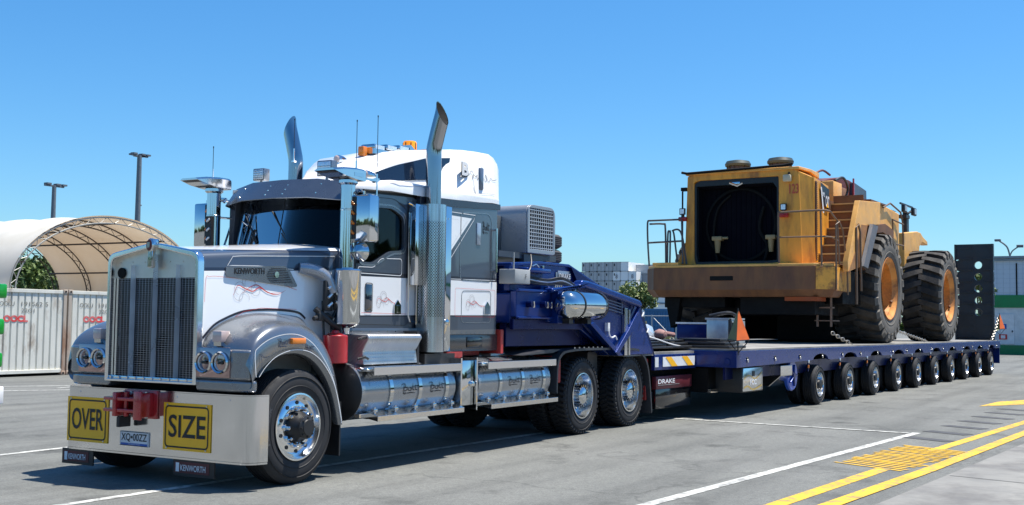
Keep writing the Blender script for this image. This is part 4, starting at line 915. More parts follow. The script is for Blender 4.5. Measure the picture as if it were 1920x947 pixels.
# power pack on the neck
def WT(x,y,z):   # truck frame -> trailer frame
    d=Matrix.Rotation(-TF[1],3,'Z')@(Vector((x,y,z))-TF[0]); return d
px0,px1=-8.58+.0,-7.83
a_=WT(5.38,.70,0); u0=a_.x; 
m=MB(); pr=rnd([(u0,2.46),(u0,3.13),(u0+.74,3.13),(u0+.74,2.46)],.16); pr=[(u0,2.46)]+[p for p in rnd([(u0,2.46),(u0,3.13),(u0+.74,3.13),(u0+.74,2.46)],.14) if p[1]>2.7]+[(u0+.74,2.46)]
v0=a_.y
m.prism(pr,'y',v0,v0+1.7,0); 
m.ring(angres(pr,(u0+.37,2.8),60),angres([(u0+.05,2.52),(u0+.05,3.08),(u0+.69,3.08),(u0+.69,2.52)],(u0+.37,2.8),60),'y',v0-.03,v0-.002,0)
pp=TR.part('power_pack',m,[mat('pack_grey_paint',(.3,.32,.34),.3,.3,.05,coat=.4)],bevel=.01)
m=MB(); m.box(u0+.05,u0+.69,v0-.006,v0-.003,2.52,3.08,1)
for k in range(12): x=u0+.06+k*.057; m.box(x-.006,x+.006,v0-.022,v0-.012,2.52,3.08,0)
for k in range(11): z=2.54+k*.052; m.box(u0+.05,u0+.69,v0-.024,v0-.014,z-.006,z+.006,0)
TR.part('grille_mesh',m,[mat('pale_grille',(.45,.47,.48),.4,.3),dark],(0,0,0),0,None)
m=MB(); m.box(u0-.6,u0+.9,v0+.05,v0+1.75,2.38,2.46,0); m.box(u0-.7,u0+.1,v0+.4,v0+1.8,2.46,2.98,1,None,.02); m.box(u0-.01,u0+.5,v0+.02,v0+.1,2.30,2.44,0)
for y in (v0+.15,v0+1.6): m.box(u0+.1,u0+.2,y,y+.1,2.2,2.4,0); m.box(u0+.7,u0+.8,y,y+.1,2.2,2.4,0)
TR.part('pack_base',m,[mat('dark_grey_steel',(.07,.08,.09),.4,.4),mat('mid_grey_steel',(.16,.18,.19),.3,.5)])
m=MB(); m.box(-9.98,-9.62,.66,.9,1.99,2.17,0,None,.01); m.text('F',(-9.75,.652,2.05),(.03,0,0),(0,0,.06),1); m.tube(spline([(-9.75,.72,2.17),(-9.6,.70,2.16),(-9.5,.72,2.26),(-9.42,.78,2.38)],4),.010,6,1); m.tube([(-9.92,.72,2.15),(-9.92,.72,2.38)],.01,6,0); TR.part('control_box',m,[mat('box_grey',(.35,.36,.36),.5),ink])
# rear ramp, standing upright
m=MB(); RU=18.45; 
a,b=.02,1.24
m.box(RU,RU+.14,a,b,1.12,1.845,0); m.box(RU,RU+.14,a,b,3.795,4.30,0)
for k in range(5):
    zc=3.60-.39*k; q0=(.50,zc); m.ring(angres([(a,zc-.195),(a,zc+.195),(b,zc+.195),(b,zc-.195)],q0,40),angres([(.50+.125*math.cos(t*PI/12),zc+.125*math.sin(t*PI/12)) for t in range(24)],q0,40),'x',RU,RU+.14,0)
for k in range(9): z=1.2+k*.37; m.box(RU-.03,RU-.001,a,.34,z,z+.05,0); m.box(RU-.03,RU-.001,.67,b,z,z+.05,0)
for y in (a,b-.06): m.box(RU-.04,RU-.001,y,y+.06,1.12,4.30,0)
TR.part('loading_ramp',m,[mat('black_green_ramp_paint',(.012,.022,.03),.4,0,.2,3)])
m=MB()
m.box(RU,RU+.14,3.6,4.85,1.12,4.30,0)
TR.part('loading_ramp',m,[blackg])
# ---- things lying on the deck ----
def lash(pts,name,label,thick=.022):
    """chain of alternating links along a polyline"""
    m=MB(); P=[Vector(p) for p in pts]; tot=sum((P[i+1]-P[i]).length for i in range(len(P)-1)); step=.085; n=int(tot/step)
    for k in range(n):
        d=(k+.5)*tot/n; i=0
        while i<len(P)-2 and d>(P[i+1]-P[i]).length: d-=(P[i+1]-P[i]).length; i+=1
        t=(P[i+1]-P[i]).normalized(); c=P[i]+t*d; s1=t.cross(Vector((0,0,1))).normalized(); s2=t.cross(s1)
        s=(s1+s2*.2).normalized() if k%2 else (s2-s1*.2).normalized()
        m.tube([c+t*(.062*math.cos(2*PI*q/10))+s*(.034*math.sin(2*PI*q/10)) for q in range(11)],.009,5,0,False)
    return single(name,m,[mat('chain_steel',(.4,.38,.35),.4,.8)],label,'chain',pts[0],TF)
lash([(1.9,.35,1.38),(2.2,.25,1.26),(2.55,.12,1.14)],'lashing_chain','short slack steel chain hanging to the deck left of the near big tyre')
lash([(7.6,.45,1.42),(8.6,.3,1.28),(9.5,.15,1.15)],'lashing_chain','steel chain running down to the deck between the two near big tyres')
lash([(19.0,.0,1.85),(18.5,.0,1.45),(18.0,.03,1.14)],'lashing_chain','steel chain beside the upright black ramp and small orange flag')
def flag(u,v,z,s,label):
    m=MB(); a=(u,v,z+.62*s); bl=(u-.02*s,v+.20*s,z+.06*s); br=(u+.22*s,v-.14*s,z+.06*s); f=(u-.12*s,v-.02*s,z+.04*s); bt=(u,v-.0,z-.18*s)
    m.add([a,f,br,bl],[(0,1,2),(0,3,1),(0,2,3)],0); m.m[-2]=1
    root=Thing('warning_flag',label,'flag',(u,v,z-.18*s),frame=TF)
    root.part('fabric',m,[orange,olive],smooth=0)
    w_=MB()
    for q in (bl,br,f): w_.tube([q,bt],.008,5,0)
    w_.tube([bl,f,br,bl],.008,5,0); w_.tube([(u,v,z-.22*s),(u,v,z+.64*s)],.009,6,0); root.part('wire_frame',w_,[black])
flag(-4.30,-.02,1.22,.88,'orange and olive fabric pennant on a wire diamond at the front deck corner')
flag(19.0,-.06,1.45,.9,'faded orange flag at the rear deck corner beside the black ramp')
tb=Thing('tool_chest','grey-white steel chest with black straps behind the orange pennant on the deck','chest',(-3.1,1.4,DZ+.03),frame=TF)
m=MB(); m.box(-3.3,-2.6,.55,.95,DZ+.031,1.60,0,None,.01); m.box(-3.25,-2.65,.50,.52,1.2,1.58,0); m.box(-3.32,-2.58,.53,.97,1.60,1.63,0)
tb.part('pale_cabinet',m,[alu]); m=MB(); m.box(-3.2,-2.7,.95,1.55,DZ+.031,1.52,0,None,.01); m.box(-3.22,-2.7,.95,1.57,1.52,1.55,1); tb.part('dark_cabinet',m,[blued,inkw])
m=MB(); m.tube(spline([(-3.3,.9,1.66),(-3.2,.6,1.72),(-3.0,.52,1.66),(-2.8,.5,1.5)],5),.03,8,0); m.tube([(-3.28,.53,1.62),(-3.28,.5,1.15)],.03,8,0); m.box(-3.25,-3.15,.48,.50,1.15,1.55,0); tb.part('strap',m,[black])
for i,(a,b,c,d,h,rz,lab) in enumerate(((-6.1,-5.0,.8,2.2,.05,0,'black rubber dunnage mat, nearest the gooseneck on the front deck'),(-5.0,-4.0,.8,1.9,.06,0,'dark dunnage plank behind the yellow striped board'),(-4.25,-3.5,.15,1.2,.07,0,'low black tray on the deck in front of the pennant'))):
    m=MB()
    for k in range(3): m.box(a+.05*k,b-.04*k,c+.1*k,d-.05*k,1.125+h*k*.8,1.12+h*k*.8+h*.7,0,None,.01)
    single('dunnage',m,[black],lab,'dunnage',(a,c,1.12),TF,group=None)
m=MB(); m.tube(spline([(-6.1,.9,1.33),(-5.6,.9,1.30),(-4.8,.9,1.18),(-4.2,.9,1.13)],6),.012,6,0); single('rope',m,[inkw],'white rope lying over the dark mats beside the gooseneck','rope',(-6,.45,1.12),TF)
m=MB(); m.lathe([(.0001,-.09),(.05,-.08),(.08,-.03),(.09,.03),(.07,.08),(.03,.1),(.0001,.1)],16,0,Matrix.Translation((-4.4,1.3,1.34))@Matrix.Scale(1.4,4,(1,0,0))); m.tube([(-4.3,1.3,1.36),(-4.1,1.2,1.33)],.04,8,0); single('rope_bundle',m,[mat('pink_rag',(.3,.16,.14),.8)],'small dull pink bundle on the black tray beside the pennant','bundle',(-4.4,1.3,1.3),TF)
m=MB(); m.tube(spline([(-5.0,2.0,1.15),(-4.9,1.95,1.5),(-4.7,1.9,1.62),(-4.5,1.85,1.5),(-4.45,1.8,1.3)],5),.05,8,0); m.tube(spline([(-4.9,1.8,1.2),(-4.6,1.7,1.35),(-4.3,1.6,1.2)],5),.06,8,1); m.box(-4.9,-4.3,1.6,2.0,1.13,1.24,1,None,.02); single('coiled_straps',m,[black,inkw],'heap of black and white straps on the deck under the loader','straps',(-4.6,1.8,1.12),TF)
# spare tyres on the gooseneck
a_=WT(6.45,1.3,2.5)
for k,lab in enumerate(('lower of two spare truck tyres lying flat behind the grey power pack','upper of two spare truck tyres lying flat behind the grey power pack')):
    st=Thing('spare_tyre',lab,'tyre',(a_.x+.05,a_.y,2.36+k*.22),frame=TF,group='spare tyres on the gooseneck')
    m=tyre_mb(.50,.21,.27); MM=Matrix.Translation((a_.x+.05,a_.y,2.36+k*.22))@Matrix.Rotation(R(90),4,'X')@Matrix.Identity(4)
    m.v=[MM@v for v in m.v]; 
    z0=min(v.z for v in m.v); 
    for v in m.v: v.z+=2.37+k*.225-z0
    st.part('casing',m,[mat('worn_tyre_rubber',(.05,.05,.055),.8,0,.2,6)])
# ================= the wheel loader (on the trailer, facing away) =================
LC=2.70
LD=Thing('wheel_loader','worn yellow wheel loader without bucket chained on the blue trailer, its open radiator facing left','loader',(9,LC,DZ+.03),frame=TF)
def L(name,m,mats,mir=False,**k):
    o=LD.part(name,m,mats,**k)
    if mir: LD.part(name,m.mirror(LC),mats,**k)
    return o
CW=[(2.2,.81),(2.2,4.59),(2.55,4.92),(3.7,4.92),(3.7,.48),(2.55,.48)]
m=MB(); rows=[]
def off(poly,d): return [(lerp(LC*0+3.0,x,1-d*.0)if False else x+(d if x<2.6 else 0)*1.,lerp(y,LC,d*.35)) for x,y in poly]
lo=off(CW,.12)
n=len(CW)
V=[(x,y,2.14) for x,y in lo]+[(x,y,2.3) for x,y in CW]+[(x,y,2.80) for x,y in CW]
m.add(V,[tuple(range(n))]+[(i,(i+1)%n,n+(i+1)%n,n+i) for i in range(n)]+[(n+i,n+(i+1)%n,2*n+(i+1)%n,2*n+i) for i in range(n)]+[tuple(range(2*n,3*n))],0)
for i in range(n):   # the near chamfer and side keep more yellow paint
    pass
m.box(2.193,2.21,2.65,3.2,2.50,2.60,1)
L('counterweight',m,[mat('rusty_counterweight',(.14,.058,.026),.6,0,.4,2.5,dirt=(.34,.15,.04),dscale=2.2,damt=.5,thr=(.42,.75),stretch=(1,1,.3),bump=.3,bscale=10),dark],bevel=.02)
m=MB(); m.box(2.62,3.72,.47,.478,2.28,2.79,0); m.add([(2.215,.785,2.79),(2.545,.463,2.79),(2.545,.463,2.3),(2.215,.785,2.3)],[(0,1,2,3)],0); L('painted_side',m,[mat('chipped_yellow',(.80,.36,.045),.5,0,.15,4,dirt=(.17,.06,.025),dscale=3.,damt=.8,thr=(.48,.6))])
m=MB(); m.prism([(2.22,.83),(2.22,4.57),(2.56,4.90),(3.7,4.90),(3.7,.5),(2.56,.5)],'z',2.802,2.86,0); m.box(2.25,2.5,4.0,4.65,2.86,2.93,0); L('platform',m,[yelp],bevel=.01)
# radiator housing: frame, dark opening, body
m=MB(); m.prism([(1.22,2.86),(1.30,4.92),(3.92,4.92),(3.98,2.86)],'x',3.5,3.98,0); m.prism([(1.22,2.86),(1.30,4.35),(3.92,4.35),(3.98,2.86)],'x',3.98,8.2,0); m.box(2.78,3.5,1.28,1.5,2.86,4.92,0); m.box(2.78,3.5,3.9,3.94,2.86,4.92,0); 
m.ring(angres([(1.2,2.86),(1.28,4.98),(3.93,4.98),(4.0,2.86)],(2.7,3.9),64),angres([(1.74,2.90),(1.74,4.83),(3.76,4.83),(3.76,2.90)],(2.7,3.9),64),'x',2.6,2.78,0)
L('engine_hood',m,[yel],bevel=.02)
m=MB(); m.ring(angres([(1.73,2.89),(1.73,4.84),(3.77,4.84),(3.77,2.89)],(2.7,3.9),48),angres([(1.79,2.95),(1.79,4.70),(3.71,4.70),(3.71,2.95)],(2.7,3.9),48),'x',2.63,2.75,0); L('opening_frame',m,[mat('green_black_paint',(.008,.014,.018),.5)])
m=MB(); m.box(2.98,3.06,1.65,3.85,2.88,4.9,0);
for k in range(16): m.box(2.965,2.98,1.8+k*.12,1.82+k*.12,2.95,4.68,0)
m.box(2.78,3.4,1.62,1.80,2.88,4.9,0); m.box(2.78,3.4,3.70,3.88,2.88,4.9,0); m.box(2.78,3.4,1.8,3.7,4.66,4.9,0); m.box(2.78,3.4,1.8,3.7,2.87,2.93,0); m.lathe([(.85,0),(.86,-.04),(.84,-.05),(.80,-.05)],32,1,Matrix.Translation((2.95,2.75,3.8))@Matrix.Rotation(R(-90),4,'Z')); 
for k in range(0): 
    a=2*PI*k/6; m.add([(3.35,2.75+.1*math.cos(a),3.8+.1*math.sin(a)),(3.3,2.75+.75*math.cos(a),3.8+.75*math.sin(a)),(3.42,2.75+.75*math.cos(a+.35),3.8+.75*math.sin(a+.35)),(3.4,2.75+.1*math.cos(a+.8),3.8+.1*math.sin(a+.8))],[(0,1,2,3)],1)
m.tube(spline([(2.9,2.2,2.9),(2.9,2.1,3.3),(2.92,2.3,3.7),(2.92,2.2,4.2)],5),.04,8,1); m.tube(spline([(2.88,3.3,2.95),(2.9,3.4,3.6),(2.92,3.3,4.2),(2.95,3.0,4.5)],5),.03,8,1)
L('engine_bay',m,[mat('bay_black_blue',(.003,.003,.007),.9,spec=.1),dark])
for y in (3.26,1.98):
    m=MB(); m.box(2.72,2.9,y-.12,y+.12,3.44,3.54,0,None,.02); m.tube([(2.8,y,3.16),(2.8,y,3.46)],[.05,.08],14,0); m.tube([(2.8,y-.25,3.5),(2.8,y+.1,3.5)],.03,8,0); L('filter_bowl',m,[mat('cream_paint',(.36,.26,.12),.5,dirt=(.15,.08,.03),damt=.5)])
m=MB(); m.box(2.62,2.68,2.65,2.85,4.68,4.76,0,None,.01); m.tube([(2.64,2.6,4.72),(2.6,2.7,4.66),(2.64,2.9,4.74)],.03,6,0); L('hood_catch',m,[steel])
m=MB(); m.prism([(2.55,4.96),(2.55,5.02),(3.4,5.05),(4.0,5.03),(4.0,4.9),(3.4,4.98)],'y',1.26,3.96,0); L('hood_lid',m,[yelp],bevel=.015)
m=MB(); m.tube([(2.5,4.03,5.03),(2.5,3.9,5.0),(2.52,1.6,5.05),(2.55,1.4,5.08)],.03,6,0); L('lid_edge',m,[dark])
for y in (3.22,2.17):
    m=MB(); vlathe(m,[(.0001,5.0),(.24,5.0),(.24,5.32),(.22,5.33)],3.95,y,28,0); vlathe(m,[(.22,5.29),(.30,5.30),(.31,5.35),(.27,5.42),(.12,5.45),(.0001,5.45)],3.95,y,28,1); 
    for k in range(12): a=2*PI*k/12; m.box(-.004,.004,.24,.27,5.02,5.30,0,Matrix.Translation((3.95,y,0))@Matrix.Rotation(a,4,'Z'))
    L('precleaner',m,[mat('dark_cleaner',(.05,.04,.045),.5),mat('green_grey_cap',(.045,.065,.062),.5)])
# corner post with number, louvre, decal
m=MB(); m.add([(2.6,1.30,4.92),(2.85,1.06,4.80),(2.85,.98,2.86),(2.6,1.22,2.86),(3.0,1.3,4.92),(3.0,1.25,2.86)],[(0,1,2,3),(1,4,5,2),(0,4,1),(3,2,5)],0); 
m.prism([(2.85,2.86),(2.85,4.80),(3.9,4.70),(3.9,2.86)],'y',1.02,1.28,0); L('corner_post',m,[yel],bevel=.01)
P=lambda a,b:(a,1.0,b)
m=MB(); m.box(2.90,3.02,1.005,1.02,2.95,4.72,0)
for k in range(38): z=2.97+k*.046; m.box(2.90,3.02,.99,1.006,z,z+.018,1)
L('louvre_strip',m,[brown,yrust])
m=MB(); m.add([(3.22,.99,4.72),(3.85,.99,4.62),(3.85,.99,4.12),(3.34,.99,4.26)],[(0,1,2,3)],0); m.add([(3.22,.985,4.62),(3.30,.985,4.62),(3.46,.985,4.05),(3.38,.985,4.05)],[(0,1,2,3)],1)
m.text('CAT',(3.56,.98,4.20),(.26,0,-.01),(0,0,.26),1,0,.04); m.text('992',(3.34,.98,4.42),(.16,0,-.01),(0,0,.1),1,0,.02); m.add([(3.6,.978,4.19),(3.69,.978,4.31),(3.78,.978,4.19)],[(0,1,2)],2)
L('decal',m,[ink,inkw,signy],recalc=False)
m=MB(); m.text('123',(2.588,1.49,4.42),(.0,-.21,0),(0,0,.22),0,0,.02); L('painted_number',m,[mat('faded_red_ink',(.5,.08,.04),.6)],recalc=False)
m=MB(); m.box(2.45,2.58,1.42,1.60,4.68,4.84,0,None,.03); m.tube([(2.58,1.5,4.8),(2.62,1.5,4.9)],.03,6,1); L('work_lamp',m,[mat('lamp_cream',(.6,.5,.33),.4),black])
for y in (1.60,4.02):
    m=MB(); m.box(2.50,2.56,y-.07,y+.07,3.90+.15,4.20,0,None,.01); m.box(2.495,2.50,y-.05,y+.05,4.07,4.18,1); m.box(2.5,2.6,y-.02,y+.02,3.98,4.06,0); L('tail_lamp',m,[black,lamp]); m=MB(); m.box(2.5,2.6,y-.1,y+.1,3.90,4.0,0,None,.02); L('tail_lamp',m,[mat('red_lens',(.4,.02,.02),.3)])
m=MB(); m.box(2.65,2.78,3.98,4.12,4.62,4.70,0); m.tube([(2.6,4.05,3.3),(2.6,4.05,4.6)],.02,6,0); L('mirror_bracket',m,[dark])
# gusset plate left
m=MB(); m.prism([(4.02,2.86),(4.25,2.86),(4.02,3.4)],'x',2.7,2.75,0); L('gusset',m,[yel])
# railings
def rail(pts,name='railing',r_=.022,mt=None):
    m=MB(); m.tube(pts,r_,8,0); return L(name,m,[mt or mat('rail_steel',(.10,.09,.09),.5,.3)])
rail(spline([(2.4,4.80,2.86),(2.4,4.84,3.4),(2.4,4.85,3.88),(2.4,4.80,3.93)],3)+[(2.4,4.0,3.93),(2.4,3.98,3.9),(2.4,3.95,2.9)])
rail([(2.4,4.84,3.41),(2.4,3.96,3.43)]); rail(spline([(2.4,4.80,3.85),(2.5,4.5,3.85),(2.5,4.44,3.75),(2.5,4.42,2.9)],4))
rail(spline([(2.5,4.12,2.86),(2.5,4.22,3.6),(2.5,4.26,3.68),(2.5,4.1,3.70),(2.5,4.0,3.5),(2.5,3.9,2.9)],4)); rail(spline([(2.45,4.36,2.86),(2.45,4.35,3.6),(2.45,4.31,3.66),(2.45,4.29,3.6),(2.45,4.3,2.86)],4))
rm=mat('rail_brown',(.17,.11,.07),.6,.1)
rail(spline([(2.3,1.62,2.86),(2.3,1.64,3.9),(2.3,1.60,3.98),(2.3,1.5,3.99)],4)+[(2.3,.75,4.0)]+spline([(2.3,.60,3.99),(2.38,.52,3.97),(2.5,.50,3.9)],4)+[(2.75,.48,3.80),(2.9,.48,2.86)],'railing',.022,rm)
rail([(2.3,1.64,3.44),(2.3,.62,3.43),(2.45,.5,3.42),(2.85,.48,3.36)],'railing',.018,rm); rail([(2.3,.68,2.8),(2.3,.70,3.98)],'railing',.02,rm)
rail([(2.6,.46,2.3),(2.6,.46,3.7),(2.75,.44,3.78),(2.95,.42,3.6),(3.2,.40,2.86),(3.25,.40,2.2)],'railing',.02,rm); rail([(3.5,.28,2.0),(3.5,.28,3.7),(3.6,.26,3.78),(3.7,.25,3.6),(3.75,.25,2.3)],'railing',.025,rm)
# stairs
m=MB()
nst=8
for k in range(nst):
    t=k/(nst-1); u_=lerp(2.95,4.35,t); z=lerp(2.92,4.35,t); m.box(u_,u_+.26,.42,1.12,z-.03,z,0); m.box(u_+.24,u_+.26,.42,1.12,z-.01,z+.2,1)
L('stairs',m,[mat('stair_edge',(.5,.35,.15),.5),brown])
m=MB(); m.prism([(2.85,2.80),(3.95,4.36),(4.25,4.42),(4.6,4.3),(3.3,2.8)],'y',1.12,1.16,0); L('stringer',m,[yel])
m=MB(); m.prism([(2.93,2.70),(2.93,2.92),(3.85,4.34),(5.60,4.46),(5.50,3.92),(4.43,3.83),(3.90,2.85)],'y',.30,.42,0); L('stringer',m,[yelp],bevel=.01)
m=MB(); m.prism([(4.45,3.82),(3.92,2.87),(2.95,2.70),(3.5,3.2),(3.95,3.80)],'y',.290,.298,0); L('rust_patch',m,[mat('rust_stain_steel',(.28,.12,.04),.7,0,.3,3,dirt=(.5,.28,.08),dscale=1.8,damt=.8)])
m=MB(); m.prism([(4.1,2.82),(3.75,2.86),(4.55,3.86),(4.98,3.84)],'y',.19,.27,0); L('fender_flap',m,[mat('grey_flap',(.13,.13,.14),.6,0,.3,3)])
m=MB(); m.prism([(4.3,2.9),(4.9,3.85),(6.2,4.0),(7.0,3.9),(7.0,3.7),(6.0,3.78),(5.2,3.7),(4.5,2.8)],'y',.35,1.5,0); L('rear_fender',m,[brown])
m=MB(); m.prism([(5.2,3.6),(5.2,4.45),(6.9,4.52),(8.35,4.44),(8.35,3.0),(7.4,3.0)],'y',.55,1.9,0); L('side_tank',m,[yelp],bevel=.03)
m=MB(); m.box(5.5,6.9,.5,1.9,4.50,4.54,0); m.box(4.1,8.3,1.1,3.9,4.2,4.42,1); L('walkway',m,[brown,yrust])
rail([(6.6,.5,4.44),(7.2,.48,4.6),(8.1,.45,4.45),(8.3,.45,4.2),(8.35,.45,3.5)],'railing',.022,rm); rail([(7.3,.45,4.2),(8.3,.43,4.15)],'railing',.02,rm); rail([(7.3,.45,4.2),(7.3,.45,3.6),(8.3,.43,3.6)],'railing',.02,rm)
m=MB(); m.box(2.8,3.3,.6,1.0,1.62,1.64,0); m.box(2.8,2.83,.62,.66,1.5,2.3,0); m.box(2.8,2.83,.92,.96,1.5,2.3,0); m.box(2.8,3.0,.62,.96,1.9,1.93,0); L('ladder',m,[mat('ladder_steel',(.2,.12,.08),.6)])
# cab shell, stripped
m=MB(); m.prism([(5.4,4.4),(5.3,5.02),(5.8,5.12),(6.7,5.26),(7.5,5.28),(8.6,5.20),(8.7,4.4)],'y',1.6,3.2,0); m.box(5.8,7.2,1.56,1.6,4.5,5.02,1,None,.02); m.prism([(7.5,4.5),(7.6,5.22),(8.7,5.12),(8.75,4.5)],'y',1.48,1.6,2)
L('operator_cab',m,[dred,brown,mat('dark_blue_grey',(.06,.07,.09),.4)],bevel=.02)
m=MB(); m.box(5.2,5.9,1.3,1.6,4.4,5.0,0,None,.03); L('cab_side_panel',m,[yelp]); m=MB(); m.tube(spline([(6.0,1.5,5.1),(6.5,1.45,5.22),(6.9,1.45,5.0),(6.8,1.5,4.7)],4),.03,6,0); m.tube(spline([(6.0,2.0,5.3),(6.6,2.0,5.45),(7.2,2.0,5.4)],4),.03,6,1); m.tube([(7.4,1.45,4.6),(7.4,1.45,5.3)],.025,6,2); L('cab_hoses',m,[black,dred,red])
m=MB(); m.prism([(5.0,4.9),(5.3,5.1),(5.5,5.5-.2),(5.6,4.9)],'y',2.4,3.4,0); m.box(7.0,8.6,1.2,3.6,4.48,4.58,0); L('cab_bracket',m,[dred])
m=MB(); m.add([(8.0,.9,4.62),(8.9,.75,4.55),(8.9,1.6,4.56),(8.0,1.6,4.66)],[(0,1,2,3),(3,2,1,0)],0); L('torn_sheet',m,[dark])
# front frame and light mast
m=MB(); m.prism([(11.35,3.0),(11.35,4.18),(12.9,4.33),(13.3,4.32),(13.6,4.22),(14.15,4.12),(14.2,4.0),(13.5,4.05),(13.15,3.9),(12.95,3.1)],'y',1.15,1.35,0); m.prism([(11.35,3.0),(11.35,4.18),(12.9,4.31),(13.0,3.1)],'y',1.35,4.1,0)
L('front_frame',m,[yelp],bevel=.02)
m=MB(); m.box(13.1,13.35,1.5,1.62,4.2,4.95,0); m.box(12.9,13.3,1.46,1.7,4.75,4.85,0); m.box(12.4,13.9,1.5,1.54,5.12,5.17,0); m.tube([(13.1,1.5,4.9),(12.6,1.5,5.0)],.04,6,0); m.tube([(13.2,1.5,4.9),(13.8,1.5,5.05)],.04,6,0)
L('light_mast',m,[black])
for x in (12.6,13.75): m=MB(); m.box(x-.18,x+.18,1.40,1.5,4.88,5.12,0,None,.03); m.box(x-.12,x+.12,1.39,1.4,4.92,5.08,1); L('work_lamp',m,[black,mat('lamp_grey_glass',(.3,.33,.36),.2)])
# belly
m=MB(); m.box(3.2,13.0,1.75,3.6,1.75,2.9,0,None,.05); m.box(2.5,4.2,.9,2.6,1.75,2.2,0); m.box(2.6,4.6,3.0,4.5,1.9,2.2,0); m.tube([(5.85,.9,2.38),(5.85,4.6,2.38)],.35,16,0); m.tube([(12.35,.9,2.4),(12.35,4.6,2.4)],.35,16,0); m.box(4.9,6.6,1.3,2.6,1.16,2.2,0,None,.03); m.box(3.4,8.4,1.2,4.1,2.2,3.6,0); m.box(8.4,11.4,1.8,3.6,2.6,3.8,0); m.box(3.2,4.6,.5,1.2,2.0,2.75,0); m.box(6.7,11,1.3,4.2,1.16,2.2,0)
L('belly_frame',m,[dark],bevel=.02)
m=MB(); m.prism([(4.45,2.14),(4.05,2.14),(4.15,1.50),(4.3,1.42)],'x',2.5,2.75,0); L('tow_hook',m,[dark],bevel=.02)
m=MB(); m.box(2.3,2.9,.78,1.5,2.05,2.14,0); L('rust_skirt',m,[mat('orange_rust',(.3,.06,.01),.7)])
# big tyres
def big_tyre():
    m=MB(); Rr=1.20; Wd=1.12
    m.lathe([(.72,.10),(.76,.05),(.86,.02),(1.0,.0),(1.12,.02)],64,1); m.lathe([(1.12,.02),(1.18,.06),(1.21,.12),(1.215,Wd-.12),(1.18,Wd-.06),(1.12,Wd-.02),(1.0,Wd),(.86,Wd-.02),(.76,Wd-.05),(.72,Wd-.1)],64,0)
    m.lathe([(.84,.022),(.87,.008),(.89,.018)],64,1)
    n=23
    for sgn in (0,1):
        for i in range(n):
            t0=2*PI*(i+.5*sgn)/n
            st=[(.54,0,1.19,1.30,.058),(.36,.045,1.19,1.305,.06),(.18,.10,1.19,1.30,.064),(.045,.135,1.17,1.285,.07),(-.005,.14,1.10,1.20,.066),(.0,.14,1.05,1.12,.058)]
            V=[]
            for (wf,dt,ri,ro,hw_) in st:
                y=wf*Wd if sgn==0 else (1-wf)*Wd
                for rr,tt in ((ri,-hw_*1.15),(ro,-hw_),(ro,hw_),(ri,hw_*1.15)):
                    a=t0+dt+tt; V.append((rr*math.cos(a),y,rr*math.sin(a)))
            for j in range(5):
                F=[(q,(q+1)%4,4+(q+1)%4,4+q) for q in range(4)]
                if j==0: F.append((0,1,2,3))
                if j==4: F.append((4,5,6,7))
                m.add(V[4*j:4*j+8],F,1 if j>=3 else 0)
    return m.mesh('tyre',[rubberd,rubbers],smooth=25)
def big_rim():
    m=MB(); m.lathe([(.74,.10),(.76,.04),(.73,.03),(.70,.06),(.66,.12),(.62,.14),(.60,.32),(.56,.46),(.50,.50),(.30,.52),(.26,.46),(.22,.42),(.0001,.42)],56,0)
    for k in range(20): a=2*PI*k/20; m.disc((.40*math.cos(a),.50,.40*math.sin(a)),.022,'y',8,1,.02)
    m.lathe([(.735,.025),(.75,.02),(.745,.04)],56,1); m.tube([(.55,.16,-.35),(.50,.12,-.28)],.03,6,1)
    return m.mesh('wheel',[yrim,yrust],smooth=40)
bt_,br_=big_tyre(),big_rim()
for (c,z) in ((5.85,DZ+.03+1.30),(12.35,DZ+.03+1.30)):
    for y,rz in ((.13,0),(2*LC-.13,PI)):
        w_=LD.part('wheel',br_,None,(c,y,z),rz); LD.part('tyre',bt_,None,(0,0,0),0,w_)
